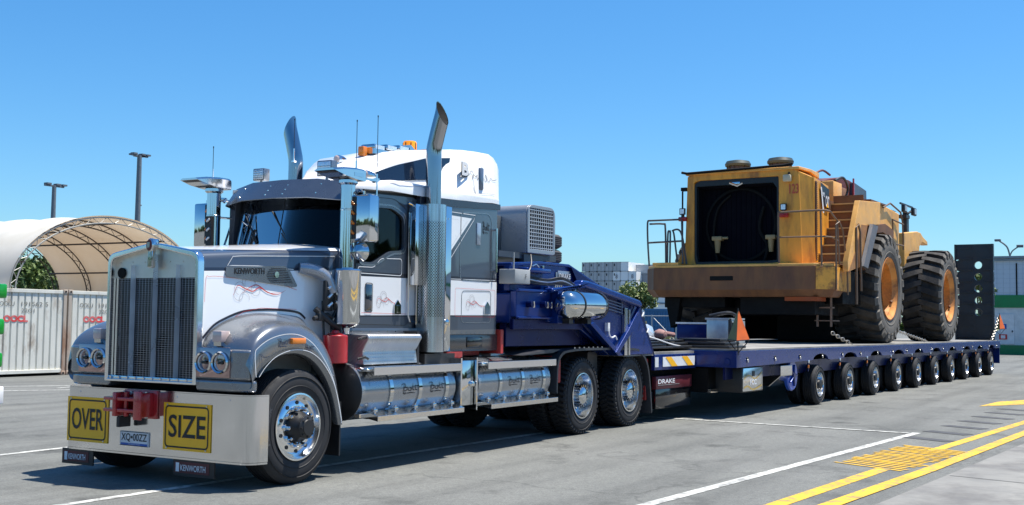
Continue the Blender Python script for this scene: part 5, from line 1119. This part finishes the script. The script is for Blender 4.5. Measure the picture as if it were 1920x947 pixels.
# ================= setting =================
def ground_mat():
    m=bpy.data.materials.new('asphalt'); n,b=nodes(m); N=n.nodes; L=n.links
    tc=N.new('ShaderNodeTexCoord')
    def nz(s,d,r=.6):
        q=N.new('ShaderNodeTexNoise'); q.inputs['Scale'].default_value=s; q.inputs['Detail'].default_value=d; q.inputs['Roughness'].default_value=r; L.new(tc.outputs['Object'],q.inputs['Vector']); return q.outputs['Fac']
    def ramp(src,stops):
        r=N.new('ShaderNodeValToRGB'); e=r.color_ramp.elements
        while len(e)<len(stops): e.new(.5)
        for i,(p,c) in enumerate(stops): e[i].position=p; e[i].color=(*c,1)
        L.new(src,r.inputs[0]); return r.outputs[0]
    def mul(a,b_):
        x=N.new('ShaderNodeMix'); x.data_type='RGBA'; x.blend_type='MULTIPLY'; x.inputs['Factor'].default_value=1; L.new(a,x.inputs['A']); L.new(b_,x.inputs['B']); return x.outputs['Result']
    base=ramp(nz(.35,5),[(.3,(.115,.118,.110)),(.7,(.158,.160,.150))])
    grain=ramp(nz(60,3,.8),[(.3,(.62,.62,.62)),(.5,(1,1,1)),(.72,(1.45,1.45,1.43))])
    grain2=ramp(nz(14,6,.85),[(.32,(.72,.72,.72)),(.5,(1,1,1)),(.7,(1.28,1.28,1.26))])
    patch=ramp(nz(1.1,4),[(.36,(.72,.72,.72)),(.42,(.95,.95,.95)),(.6,(1,1,1)),(.72,(1.12,1.12,1.1))])
    v=N.new('ShaderNodeTexVoronoi'); v.inputs['Scale'].default_value=.55; dn=N.new('ShaderNodeMix'); dn.data_type='RGBA'; dn.blend_type='ADD'; dn.inputs['Factor'].default_value=.5; wz=N.new('ShaderNodeTexNoise'); wz.inputs['Scale'].default_value=2.5; wz.inputs['Detail'].default_value=5; L.new(tc.outputs['Object'],wz.inputs['Vector']); L.new(tc.outputs['Object'],dn.inputs['A']); L.new(wz.outputs['Color'],dn.inputs['B']); L.new(dn.outputs['Result'],v.inputs['Vector'])
    mpp=N.new('ShaderNodeMapping'); mpp.inputs['Scale'].default_value=(.08,1.6,1); mpp.inputs['Rotation'].default_value=(0,0,R(4)); L.new(tc.outputs['Object'],mpp.inputs['Vector']); tn=N.new('ShaderNodeTexNoise'); tn.inputs['Scale'].default_value=1.2; tn.inputs['Detail'].default_value=5; L.new(mpp.outputs[0],tn.inputs['Vector'])
    st=ramp(v.outputs['Distance'],[(.0,(.5,.5,.5)),(.07,(.55,.55,.55)),(.15,(1,1,1)),(1,(1,1,1))])
    v2=N.new('ShaderNodeTexVoronoi'); v2.inputs['Scale'].default_value=3.; L.new(tc.outputs['Object'],v2.inputs['Vector'])
    st2=ramp(v2.outputs['Distance'],[(.0,(1.5,1.5,1.45)),(.03,(1.3,1.3,1.25)),(.045,(1,1,1)),(1,(1,1,1))])
    v3=N.new('ShaderNodeTexVoronoi'); v3.feature='DISTANCE_TO_EDGE'; v3.inputs['Scale'].default_value=.13
    wn=N.new('ShaderNodeTexNoise'); wn.inputs['Scale'].default_value=1.3; wn.inputs['Detail'].default_value=6; L.new(tc.outputs['Object'],wn.inputs['Vector'])
    ad=N.new('ShaderNodeMix'); ad.data_type='RGBA'; ad.blend_type='ADD'; ad.inputs['Factor'].default_value=1.2; L.new(tc.outputs['Object'],ad.inputs['A']); L.new(wn.outputs['Color'],ad.inputs['B']); L.new(ad.outputs['Result'],v3.inputs['Vector'])
    cr=ramp(v3.outputs['Distance'],[(0,(.7,.7,.7)),(.0012,(.75,.75,.75)),(.0025,(1,1,1)),(1,(1,1,1))])
    tyr=ramp(tn.outputs['Fac'],[(.35,(.82,.82,.82)),(.5,(1,1,1)),(.7,(1.1,1.1,1.09))]); o=mul(mul(mul(mul(mul(mul(mul(base,grain),grain2),tyr),patch),st),st2),cr); L.new(o,b.inputs['Base Color']); b.inputs['Roughness'].default_value=.85
    bp=N.new('ShaderNodeBump'); bp.inputs['Strength'].default_value=.5; bp.inputs['Distance'].default_value=.01; L.new(nz(90,4,.7),bp.inputs['Height']); L.new(bp.outputs[0],b.inputs['Normal'])
    return m
asph=ground_mat()
g=MB(); g.add([(-600,-900,0),(1500,-900,0),(1500,1500,0),(-600,1500,0)],[(0,1,2,3)],0); single('ground',g,[asph],None,None,kind='structure',smooth=0)
def worn(name,col,amt=.5,under=(.13,.13,.125),sc_=9.):
    return mat(name,col,.75,0,.2,2,dirt=under,dscale=sc_,damt=amt,thr=(.50,.60))
wl=worn('worn_white_line',(.48,.48,.45),.7); yl=worn('worn_yellow_line',(.62,.37,.025),.65); 
def line(name,pts,w_,mt,z=.004):
    m=MB(); m.stripe(pts,w_,lambda a,b:(a,b,z),0); return single(name,m,[mt],None,None,kind='structure',smooth=0)
line('road_marking',[(.2,-3.08),(9.02,-3.71)],.12,wl); line('road_marking',[(-2.5,.78),(9.1,.50)],.10,wl); line('road_marking',[(9.12,.6),(8.87,-3.63)],.10,wl,.008)
line('road_marking',[(-6,3.9),(1.4,4.15)],.10,wl); line('road_marking',[(4.0,17.3),(8.8,14.0)],.12,wl); line('road_marking',[(3.5,15.4),(7.9,12.8)],.12,wl); line('road_marking',[(8.0,13.5),(12.2,14.8)],.1,wl)
line('road_marking',[(.2,-3.95),(4.45,-4.24)],.16,yl); line('road_marking',[(6.7,-4.35),(14,-4.95),(24,-5.7)],.15,yl); line('road_marking',[(.2,-4.3),(4.5,-4.66),(9.93,-5.02),(24,-6.0)],.16,yl,.008)
m=MB()
for k in range(19):
    t=k/18; a=lerp(4.75,7.1,t); y0=lerp(-3.67,-3.94,t); l_=random.uniform(.85,1.0); j=random.uniform(-.01,.01)
    m.stripe([(a+j,y0+random.uniform(-.03,.05)),(a-.42*l_+j,y0-.86*l_)],random.uniform(.06,.075),lambda p,q:(p,q,.006),0)
single('hatched_marking',m,[yl],None,None,kind='structure',smooth=0)
dk=mat('dark_tar_patch',(.055,.056,.06),.8,0,.2,5,dirt=(.10,.10,.10),dscale=4,damt=.5)
for k in range(7):
    x=8.3+k*1.15; yy=-3.72-.05*k; m=MB(); m.stripe([(x,yy),(x-.3,yy-.62)],.26,lambda p,q:(p,q,.005),0); single('blacked_out_marking',m,[dk],None,None,kind='structure',smooth=0)
m=MB(); m.add([(15.6,-3.6,.005),(17.3,-3.72,.005),(19.2,-4.4,.005),(17.2,-4.5,.005)],[(0,1,2,3)],0); single('hatched_marking',m,[yl],None,None,kind='structure',smooth=0)
cnc=mat('concrete',(.21,.205,.19),.85,0,.2,2.2,dirt=(.11,.105,.10),dscale=1.2,damt=.8,bump=.3,bscale=30)
m=MB(); 
ed=[(-4,-4.35),(1.85,-4.75),(8.49,-5.22),(24,-6.3),(60,-8.8)]
m.add([(x,y,.012) for x,y in ed]+[(60,-40,.012),(-4,-40,.012)],[tuple(range(7))],0); single('concrete_path',m,[cnc],None,None,kind='structure',smooth=0)
jt=mat('joint_dark',(.06,.06,.06),.9)
for a,b in (((3.0,-6.6),(12,-6.6)),((1.5,-9.5),(20,-9.9)),((4.2,-4.95),(3.2,-9.0)),((8.0,-5.2),(7.2,-9.0)),((12.5,-5.6),(12.0,-10))): line('expansion_joint',[a,b],.02,jt,.016)
# ---------------- containers on the left ----------------
cwhite=mat('container_white',(.70,.68,.60),.6,0,.08,2,dirt=(.30,.22,.15),dscale=2.3,damt=.7,stretch=(1,1,.45),thr=(.55,.7))
crust=mat('container_frame',(.50,.42,.34),.65,0,.15,2,dirt=(.25,.11,.05),dscale=2.,damt=.85,stretch=(1,1,.4),thr=(.4,.6))
cmark=mat('container_red_mark',(.70,.06,.06),.5,dirt=(.6,.55,.5),dscale=4,damt=.5)
def container(x0,y0,w_,d_,h_,label,txt):
    t=Thing('shipping_container',label,'container',(x0+w_/2,y0,0),group='white shipping containers standing end-on in a row')
    m=MB(); n=11; pts=[]
    a,b=x0+.1,x0+w_-.1; p=(b-a)/n
    for k in range(n): pts+=[(a+k*p,y0+.03),(a+k*p+p*.07,y0+.065),(a+k*p+p*.20,y0+.065),(a+k*p+p*.28,y0+.03)]
    pts+=[(b,y0+.03),(b,y0+.12),(a,y0+.12)]; m.prism(pts,'z',.16,h_-.1,0); m.box(x0+.04,x0+w_-.04,y0+.12,y0+d_,.1,h_-.03,0); t.part('wall',m,[cwhite],smooth=20)
    m=MB()
    for xx in (x0,x0+w_-.1): m.box(xx,xx+.1,y0,y0+.12,.04,h_,0)
    m.box(x0+.1,x0+w_-.1,y0+.005,y0+.1,h_-.10,h_-.01,1); m.box(x0+.1,x0+w_-.1,y0+.005,y0+.1,.07,.16,1)
    t.part('corner_frame',m,[crust,cwhite],bevel=.008)
    for xx in (x0-.01,x0+w_-.12):
        for zz in (.0,h_-.1): m=MB(); m.box(xx,xx+.13,y0-.012,y0+.13,zz,zz+.11,0,None,.01); m.disc((xx+.065,y0-.013,zz+.055),.028,'y',10,1,.003); t.part('corner_casting',m,[crust,dark])
    m=MB(); zt=h_*.80
    q=x0+w_*.16; V0,F0=text_mesh(txt,0,0.0)
    for tx,dx,dz,wx,hx,b_,mt in (('OOLU',0,0,.42,.11,0,0),(txt,.62,0,.78,.11,0,0),('22G1',.62,-.16,.38,.10,0,0),('OOCL',.12,-.40,.70,.17,.06,1)):
        m=MB(); m.text(tx,(q+dx,y0+.021,zt+dz),(wx,0,0),(0,0,hx),0,0,b_); t.part('lettering',m,[(mat('container_grey_ink',(.16,.16,.15),.6),cmark)[mt]],recalc=False)
container(9.42,18,2.33,6,2.2,'dirty white corrugated container with red letters at the left edge of the photo','191562 5')
container(11.80,18,2.33,6,2.2,'white container end partly hidden behind the truck grille','191570 2')
container(14.18,18,2.33,6,2.2,'white container end standing behind the truck bonnet','191588 9')
# ---------------- domed shelter ----------------
SH=Thing('domed_shelter','large cream fabric arch shelter on curved trusses above the white containers','shelter',(13.6,18.6,0))
CX,CZ,AA,BB=13.55,2.15,3.25,2.15; Y0,Y1=18.4,24.7
def arc(a,b,n=40): return [(CX-a*math.cos(PI*k/n),CZ+b*math.sin(PI*k/n)) for k in range(n+1)]
fab=bpy.data.materials.new('shelter_fabric'); n_,b_=nodes(fab); N=n_.nodes; L_=n_.links
gn=N.new('ShaderNodeNewGeometry'); tc=N.new('ShaderNodeTexCoord'); nz_=N.new('ShaderNodeTexNoise'); nz_.inputs['Scale'].default_value=.8; nz_.inputs['Detail'].default_value=7; L_.new(tc.outputs['Object'],nz_.inputs[0])
r_=N.new('ShaderNodeValToRGB'); r_.color_ramp.elements[0].position=.3; r_.color_ramp.elements[0].color=(.62,.60,.54,1); r_.color_ramp.elements[1].position=.7; r_.color_ramp.elements[1].color=(.78,.77,.73,1); L_.new(nz_.outputs[0],r_.inputs[0])
df=N.new('ShaderNodeBsdfDiffuse'); tr=N.new('ShaderNodeBsdfTranslucent'); L_.new(r_.outputs[0],df.inputs[0]); tr.inputs[0].default_value=(.42,.30,.19,1); mxs=N.new('ShaderNodeMixShader'); mxs.inputs[0].default_value=.32; L_.new(df.outputs[0],mxs.inputs[1]); L_.new(tr.outputs[0],mxs.inputs[2]); L_.new(mxs.outputs[0],N['Material Output'].inputs[0])
rows=[]; ny=33
for j in range(ny):
    y=lerp(Y0,Y1,j/(ny-1)); sag=.06*math.sin(PI*((j%8)/8.)); rows.append([(x,y,z) for x,z in arc(AA-sag,BB-sag)])
m=MB(); m.grid(rows,0); SH.part('fabric_cover',m,[fab],smooth=80,recalc=False)
trm=mat('truss_steel',(.07,.06,.06),.6,.2); trl=mat('truss_galvanised',(.55,.56,.55),.45,.5)
for j in range(5):
    y=lerp(Y0+.03,Y1,j/4.); m=MB(); n=40; oa=arc(AA-.05,BB-.05,n); ia=arc(AA-.21,BB-.21,n); r0=.02
    m.tube([(x,y,z) for x,z in oa],r0,6,0); m.tube([(x,y,z) for x,z in ia],r0,6,0)
    for k in range(n): 
        p,q=(oa[k],ia[k+1]) if k%2 else (ia[k],oa[k+1]); m.tube([(p[0],y,p[1]),(q[0],y,q[1])],.009,4,0)
    SH.part('truss_arch',m,[mat('truss_grey',(.3,.3,.29),.5,.4) if j==0 else trm])
for k in (5,12,20,28,35):
    x,z=arc(AA-.21,BB-.21)[k]; m=MB(); m.tube([(x,Y0,z),(x,Y1,z)],.025,6,0); SH.part('purlin',m,[trm])
# ---------------- poles ----------------
def pole(x,y,h_,r_,label,heads=1,arm=None):
    t=Thing('light_pole',label,'light pole',(x,y,0)); m=MB(); m.tube([(x,y,0),(x,y,h_*.5),(x,y,h_)],[r_,r_*.85,r_*.65],12,0); t.part('mast',m,[mat('pole_galvanised',(.16,.18,.20),.55,.3)])
    m=MB(); m.box(x-1.0,x+1.0,y-.1,y+.1,h_-.1,h_+.05,0); 
    for k in (-.9,.1,.75): m.box(x+k,x+k+.45,y-.25,y+.25,h_+.05,h_+.2,0)
    if heads>1: m.box(x-.8,x+.9,y+.3,y+.6,h_+.0,h_+.15,0); m.tube([(x,y,h_*.72),(x+.4,y,h_*.72)],.08,6,0); m.box(x-.25,x+.7,y-.1,y+.6,h_*.995,h_+.02,0)
    t.part('lamp_head',m,[mat('pole_head_grey',(.12,.13,.15),.5)])
pole(69.0,80,17.2,.34,'taller grey floodlight mast behind the apex of the domed shelter',2)
pole(59.4,80,13.2,.28,'shorter grey floodlight mast behind the left of the domed shelter')
# ---------------- green machine edge at far left ----------------
gt=Thing('green_frame','bright green painted steel bracket frame cut by the left edge of the photo','frame',(3.9,10,0))
gm=mat('bright_green_paint',(.01,.30,.03),.3,coat=.6)
m=MB(); m.box(3.6,3.98,10,10.3,.3,2.1,0); gt.part('post',m,[dark],bevel=.02)
for z0,z1,w_ in ((1.80,2.04,.11),(1.20,1.46,.08),(.66,.90,.07)): m=MB(); m.box(3.7,3.95+w_,9.85,10.35,z0,z1,0,None,.03); gt.part('bracket',m,[gm])
m=MB(); m.box(3.5,4.1,9.9,10.3,.05,.34,0,None,.02); gt.part('foot',m,[inkw])
# ---------------- trees ----------------
def leafmat(name,c1,c2):
    m=bpy.data.materials.new(name); n,b=nodes(m); N=n.nodes; L=n.links; tc=N.new('ShaderNodeTexCoord'); q=N.new('ShaderNodeTexNoise'); q.inputs['Scale'].default_value=1.3; q.inputs['Detail'].default_value=5; L.new(tc.outputs['Object'],q.inputs[0])
    r=N.new('ShaderNodeValToRGB'); e=r.color_ramp.elements; e[0].position=.35; e[0].color=(*c1,1); e[1].position=.65; e[1].color=(*c2,1); L.new(q.outputs[0],r.inputs[0]); L.new(r.outputs[0],b.inputs['Base Color']); b.inputs['Roughness'].default_value=.6
    b.inputs['Transmission Weight'].default_value=0.; return m
lf1=leafmat('leaf_green',(.045,.09,.02),(.12,.17,.035)); lf2=leafmat('leaf_yellow_green',(.09,.13,.03),(.2,.24,.07)); bark=mat('bark',(.12,.09,.07),.9)
def tree(x,y,h_,w_,label,leaf,ls=.28,n=2600,low=.15,group=None,seed=1):
    rg=random.Random(seed); t=Thing('tree',label,'tree',(x,y,0),group=group)
    m=MB(); m.tube([(x,y,0),(x+.1,y,h_*.3),(x-.1,y,h_*.55)],[h_*.04,h_*.03,h_*.02],8,0); tips=[]
    for k in range(16):
        a=rg.uniform(0,2*PI); rr=rg.uniform(.35,1)*w_*.42; z=lerp(h_*(low+.12),h_*.92,rg.random()**.8); fall=math.sqrt(max(.1,1-((z/h_-.5)/.55)**2)); p=(x+rr*fall*math.cos(a),y+rr*fall*math.sin(a),z); tips.append(p)
        m.tube([(x,y,h_*.3*rg.uniform(.6,1.3)),(lerp(x,p[0],.5),lerp(y,p[1],.5),lerp(h_*.4,z,.6)),p],[h_*.014,h_*.008,h_*.003],5,0)
    t.part('trunk',m,[bark])
    m=MB(); V=[];F=[]
    for (cx,cy,cz) in tips:
        cr=rg.uniform(.16,.28)*w_
        for q in range(n//16):
            d=Vector((rg.gauss(0,1),rg.gauss(0,1),rg.gauss(0,1))).normalized()*cr*rg.random()**.35; c=Vector((cx,cy,cz))+Vector((d.x,d.y,d.z*.75))
            if c.z<h_*low*.8: continue
            u=Vector((rg.gauss(0,1),rg.gauss(0,1),rg.gauss(0,1))).normalized(); w2=u.cross(Vector((rg.gauss(0,1),rg.gauss(0,1),rg.gauss(0,1)))).normalized(); s=ls*rg.uniform(.6,1.2); i=len(V)
            V+=[c-u*s,c+w2*s*.45,c+u*s,c-w2*s*.45]; F.append((i,i+1,i+2,i+3))
    m.add(V,F,0); t.part('crown',m,[leaf],smooth=0,recalc=False)
tree(30.2,45,4.9,3.4,'green tree seen through the left of the domed shelter opening',lf1,.16,3600,.1,seed=3)
tree(33.2,46,4.3,3.6,'lower green tree seen through the shelter, beside the taller one',lf1,.16,3200,.1,seed=5)
tree(27.9,44,4.0,3.0,'leftmost small green tree at the shelter foot',lf1,.16,2600,.1,seed=8)
tree(90,36.8,5.0,5.6,'yellow-green leafy tree beyond the gooseneck, below the stacked containers',lf2,.20,5200,.08,seed=11)
tree(84,22.9,5.2,2.2,'slim tree seen through the gap between the loader tyres',lf2,.2,1600,.3,seed=13)
tree(60,2.6,4.9,1.5,'slim tree glimpsed through the round holes of the upright black ramp',lf2,.14,1800,.15,seed=17)
m=MB(); rg=random.Random(4)
V=[];F=[]
for q in range(500):
    c=Vector((80+rg.gauss(0,.4),30.0+rg.gauss(0,.5),abs(rg.gauss(0,.3)))); u=Vector((rg.gauss(0,1),rg.gauss(0,1),rg.gauss(0,1))).normalized(); w2=u.cross(Vector((0,.3,1))).normalized(); i=len(V); V+=[c-u*.15,c+w2*.08,c+u*.15,c-w2*.08]; F.append((i,i+1,i+2,i+3))
m.add(V,F,0); single('bush',m,[leafmat('grey_leaf',(.2,.22,.12),(.35,.36,.22))],'small pale bush in front of the blue fence panels','bush',(80,30,0),smooth=0,recalc=False)
# ---------------- stacked containers far away ----------------
g1=mat('reefer_grey',(.42,.43,.44),.6,0,.1,.3); g2=mat('reefer_white',(.78,.79,.79),.6,0,.05,.3); g3=mat('reefer_dark_grey',(.23,.25,.28),.6); g4=mat('pale_blue_grey',(.38,.43,.47),.6)
def stack_box(y,z,w_,h_,mt,label,grp,logo=False,x=300,d_=12,txt=None,vert=False):
    t=Thing('stacked_container',label,'container',(x,y,z),group=grp)
    m=MB(); m.box(x,x+d_,y+.06,y+w_-.06,z+.06,z+h_-.06,0); 
    for k in (0,1): m.box(x-.06,x+.1,y+k*(w_-.16),y+k*(w_-.16)+.16,z,z+h_,1)
    m.box(x-.06,x+.1,y,y+w_,z,z+.14,1); m.box(x-.06,x+.1,y,y+w_,z+h_-.14,z+h_,1)
    if vert: m.box(x-.09,x-.02,y+w_*.5-.05,y+w_*.5+.05,z+.1,z+h_-.1,1); m.box(x-.12,x-.06,y+w_*.72,y+w_*.82,z+h_*.55,z+h_*.8,2)
    t.part('shell',m,[mt,mat(mt.name+'_frame',tuple(min(1,c*.78) for c in (mt.node_tree.nodes['Mix'].inputs['A'].default_value[:3] if 'Mix' in mt.node_tree.nodes else (.4,.4,.4)))),dark])
    if logo: m=MB(); m.text('8',(x-.2,y+w_*.62,z+.6),(0,-.7,0),(0,0,1.3),0,0,.03); t.part('mark',m,[inkg],recalc=False)
    if txt: m=MB(); m.text(txt,(x-.2,y+w_-.6,z+.6),(0,-w_*.42,0),(0,0,1.25),0,0,.03); t.part('lettering',m,[inkb],recalc=False)
H=2.75
for tier in range(7):
    z=tier*2.83; 
    ncol={6:6,5:6,4:7,3:7}.get(tier,7)
    for k in range(7):
        y=148.4-2.55*(k+1)+ (0 if tier<6 else 0)
        if tier==6 and k>5: continue
        side=(k>=5)
        mt=g2 if side or (tier in(5,) and k==4) else g1
        if tier<3 and (k<5): mt=g1
        stack_box(y if not side else y,z,2.5,H,mt,('container end in the far stack, tier %s from ground, column %s from left'%(('one','two','three','four','five','six','seven')[tier],('one','two','three','four','five','six','seven')[k])),'grey and white containers in the far stack',logo=(tier==5 and k in(4,6)),x=300,vert=not side)
for k in range(3): stack_box(148.5+2.55*k,4*2.83+.0 if False else 0+0.0,2.5,H,g1,'grey ground-level container end left of the far stack, %s outward'%('first','second','third')[k],'grey containers left of the far stack')
for tier in range(5):
    for k in range(2): stack_box(148.5+2.55*k,(tier+1)*2.83,2.5,H,g1,'grey container end left of the far stack, tier %s, %s column'%(('two','three','four','five','six')[tier],('inner','outer')[k]),'grey containers left of the far stack',vert=True) if tier<5 else None
for tier in range(7):
    mt=[g4,g4,g4,g1,g4,g3,g1][tier]
    stack_box(119.5,tier*2.72,13.0,2.66,mt,'long grey-blue container side right of far stack, tier %s up'%('one','two','three','four','five','six','seven')[tier],'long containers stacked side-on far away',x=304,d_=2.5,txt='HYUNDAI' if tier==4 else None)
# white low building and blue panels in the middle distance
b1=Thing('white_warehouse','low white building above the blue panels under the loader','building',(120,40,0)); m=MB(); m.box(120,130,30.5,50,0,5.6,0); b1.part('wall',m,[g2]); m=MB(); m.box(119.9,120,31,49,3.9,4.1,0)
for k in range(5): m.box(119.85,119.99,32+k*3.,33.6+k*3.,4.5,5.3,1)
m.box(119.85,119.99,31,49,2.4,2.9,0); b1.part('window_band',m,[g3,glassd])
bp_=mat('blue_panel',(.03,.13,.28),.6,0,.2,.8)
for k,lab in enumerate(('first','second','third','fourth')):
    t=Thing('blue_container','faded blue container side behind the fence, %s from the left tree'%lab,'container',(86,34-k*3.,0),group='blue containers behind the wire fence'); m=MB(); y1=34.2-k*2.9; m.box(86,92,y1-2.8,y1,.0,2.85,0)
    for q in range(11): m.box(85.95,86.0,y1-.2-q*.25,y1-.1-q*.25,.1,2.75,0)
    m.box(85.93,86,y1-2.8,y1,2.7,2.86,0); m.box(85.93,86,y1-2.8,y1,1.36,1.46,0); t.part('wall',m,[bp_])
fe=Thing('wire_fence','steel post and rail fence in front of the blue containers','fence',(82,30,0))
for k in range(6): m=MB(); m.tube([(82,34-k*2.2,0),(82,34-k*2.2,2.3)],.05,6,0); fe.part('post',m,[mat('fence_steel',(.35,.37,.38),.5,.4)])
m=MB(); m.tube([(82,34,2.2),(82,23,2.2)],.03,6,0); m.tube([(82,31.8,2.2),(82,29.6,.1)],.03,6,0); fe.part('rail',m,[MATS['fence_steel']])
for (y,z0,z1,w_,s_,lab) in ((31.7,.55,1.75,1.15,78,'tan sign with three lines of black words on the fence below the tree'),(28.6,1.55,2.1,.85,81.9,'smaller tan sign on the wire fence further right')):
    t=Thing('notice_sign',lab,'sign',(s_,y-w_/2,0)); m=MB(); m.box(s_,s_+.03,y-w_,y,z0,z1,0); t.part('board',m,[mat('tan_sign',(.45,.36,.16),.6)])
    if w_>1:
        m=MB(); 
        for i,tx in enumerate(('QUARANTINE','FUMIGATION','AREA')): m.text(tx,(s_-.02,y-.08-(.3 if i==2 else 0),z1-.32-i*.36),(0,-(w_-.16-(.6 if i==2 else 0)),0),(0,0,.2),0,0,.02)
        t.part('lettering',m,[ink],recalc=False)
    m=MB(); m.tube([(s_+.05,y-w_*.5,0),(s_+.05,y-w_*.5,z0+.2)],.04,6,0); t.part('post',m,[MATS['fence_steel']])
# cars seen through the loader
def car(x,y,col,label):
    t=Thing('parked_car',label,'car',(x,y,0)); prof=[(-.85,.35),(-.88,.8),(-.75,1.0),(-.62,1.42),(-.5,1.5),(.5,1.5),(.62,1.42),(.75,1.0),(.88,.8),(.85,.35)]
    rows=[]
    for dx,sz,zc in ((0,.8,.7),(.15,1,.75),(1.1,1,.8),(1.9,1,1),(3.6,1,1),(4.3,.95,.9),(4.4,.85,.8)): rows.append([(x+dx,y+a*sz,.3+(b-.3)*zc if b>.9 else b) for a,b in prof])
    m=MB(); m.grid(rows,0,closed=True); m.add(rows[0],[tuple(range(10))],0); m.add(rows[-1],[tuple(range(10))],0); t.part('body',m,[mat('car_'+label[:4],col,.25,.3,coat=1)],smooth=50)
    m=MB(); m.add([(x+1.15,y-.6,1.0),(x+1.15,y+.6,1.0),(x+1.75,y+.5,1.42),(x+1.75,y-.5,1.42)],[(0,1,2,3)],0); t.part('windscreen',m,[glassd])
    for dx in (.8,3.5):
        for s_ in (-1,1): m=MB(); m.tube([(x+dx,y+s_*.9,.33),(x+dx,y+s_*.68,.33)],.33,18,0); t.part('wheel',m,[rubber])
    for s_ in (-1,1): m=MB(); m.box(x-.03,x+.1,y+s_*.55-.15,y+s_*.55+.15,.6,.75,0,None,.02); t.part('headlight',m,[lamp])
car(52,14.0,(.02,.02,.03),'dark parked car seen through the gap between the loader tyres'); car(66,27.3,(.6,.6,.6),'pale parked car seen under the loader counterweight')
m=MB(); m.box(74,80,20.4,23.6,0,2.3,0); m.box(73.95,74,20.4,23.6,2.1,2.3,0); single('site_hut',m,[g2],'small pale hut seen between the loader tyres below the slim tree','hut',(77,22,0),bevel=.02)
# ---------------- right-hand building ----------------
bd=Thing('depot_building','white and pale blue depot with green bands behind the black ramp','building',(66,-5,0))
x0=64.; m=MB()
m.box(x0,x0+12,-40,2.9,2.70,5.60,0); wa=bd.part('upper_wall',m,[mat('pale_blue_cladding',(.50,.56,.62),.5,.1,.04,1)])
m=MB(); m.box(x0+.02,x0+12,-40,2.6,.35,2.70,0); bd.part('lower_wall',m,[mat('white_cladding',(.62,.64,.64),.5)])
m=MB(); m.box(x0-.06,x0+.0,-40,2.95,2.72,3.45,0); m.box(x0-.05,x0+.01,-40,2.65,.0,.55,0); bd.part('green_band',m,[mat('green_paint',(.01,.20,.06),.5)])
m=MB(); m.box(x0-.2,x0+12,-40,3.1,5.60,5.72,0); m.box(x0-.15,x0,-40,3.1,5.45,5.52,0); bd.part('roof_edge',m,[mat('dark_gutter',(.2,.25,.28),.5)])
m=MB()
for k in range(9): y=2.6-k*.35; m.box(x0-.01,x0+.0,y-.012,y+.012,3.46,5.45,0)
for k in range(7): z=3.6+k*.27; m.box(x0-.008,x0,-40,2.9,z,z+.015,0)
m.box(x0-.05,x0-.01,1.15,1.22,3.3,5.3,1); bd.part('cladding_seams',m,[mat('seam_grey',(.40,.46,.52),.5),dark])
m=MB(); m.box(x0-.03,x0+.02,1.35,2.25,.6,2.35,0); d_=bd.part('door',m,[mat('door_white',(.70,.71,.71),.5)],bevel=.01); m=MB(); m.box(x0-.06,x0-.03,1.42,1.48,1.3,1.4,0); bd.part('door_handle',m,[dark],(0,0,0),0,None)
for (y,z,mt,lab) in ((1.98,1.62,inkb,'blue'),(1.95,1.02,inkr,'red')): m=MB(); m.box(x0-.05,x0-.04,y-.22,y+.22,z-.15,z+.15,0); m.box(x0-.055,x0-.05,y-.12,y+.12,z-.09,z+.09,1); bd.part('small_sign',m,[mt,inkw],label='small %s-framed sign on the white wall'%lab)
def lamp_post(x,y,h_,dy,label):
    t=Thing('street_lamp',label,'street lamp',(x,y,0)); m=MB(); m.tube([(x,y,0),(x,y,h_-1.2)]+spline([(x,y,h_-1.1),(x,y+dy*.25,h_-.45),(x,y+dy*.9,h_)],5),.06,8,0); t.part('post',m,[mat('pole_galvanised',(.16,.18,.20),.55,.3)]); m=MB(); m.box(x-.15,x+.15,y+dy*.75,y+dy*1.3,h_-.05,h_+.12,0,None,.04); t.part('lamp_head',m,[MATS['pole_head_grey']])
lamp_post(84,3.9,8.05,.8,'curved street lamp standing above the depot roof'); lamp_post(110,7.0,9.3,-.9,'smaller distant street lamp above the depot roof, at the right edge')
# distant tree line and yard edge
m=MB(); rg=random.Random(9); V=[];F=[]
for q in range(7000):
    y=rg.uniform(-60,420); hh=4+2*math.sin(y*.07)+1.5*math.sin(y*.23); c=Vector((430+rg.uniform(-6,6),y,rg.uniform(0,hh))); u=Vector((rg.gauss(0,1),rg.gauss(0,1),rg.gauss(0,1))).normalized(); w2=u.cross(Vector((.2,.3,1))).normalized(); i=len(V); V+=[c-u*1.6,c+w2*1.,c+u*1.6,c-w2*1.]; F.append((i,i+1,i+2,i+3))
m.add(V,F,0); single('far_and_added_woodland',m,[lf1],None,None,(430,0,0),kind='stuff',smooth=0,recalc=False)

def added_tree_belt(cx,cy,x1,y1,hh,n,seed,label,mt):  # unseen tree belts, added as a dark horizon band for the chrome
    rg=random.Random(seed); V=[];F=[]
    for q in range(n):
        t=rg.random(); px,py=lerp(cx,x1,t),lerp(cy,y1,t); h_=hh*(.65+.25*math.sin(t*23+seed)+.12*math.sin(t*71))
        c=Vector((px+rg.uniform(-4,4),py+rg.uniform(-4,4),rg.uniform(0,h_))); u=Vector((rg.gauss(0,1),rg.gauss(0,1),rg.gauss(0,1))).normalized(); w2=u.cross(Vector((.2,.3,1))).normalized(); i=len(V); V+=[c-u*2.,c+w2*1.4,c+u*2.,c-w2*1.4]; F.append((i,i+1,i+2,i+3))
    m=MB(); m.add(V,F,0); single('far_and_added_woodland',m,[mt],None,None,(cx,cy,0),kind='stuff',smooth=0,recalc=False)
added_tree_belt(-60,-95,200,-110,15,5000,2,'',lf1); added_tree_belt(-90,-95,-110,160,13,4000,3,'',lf1); added_tree_belt(-100,170,40,190,10,2500,5,'',lf1)
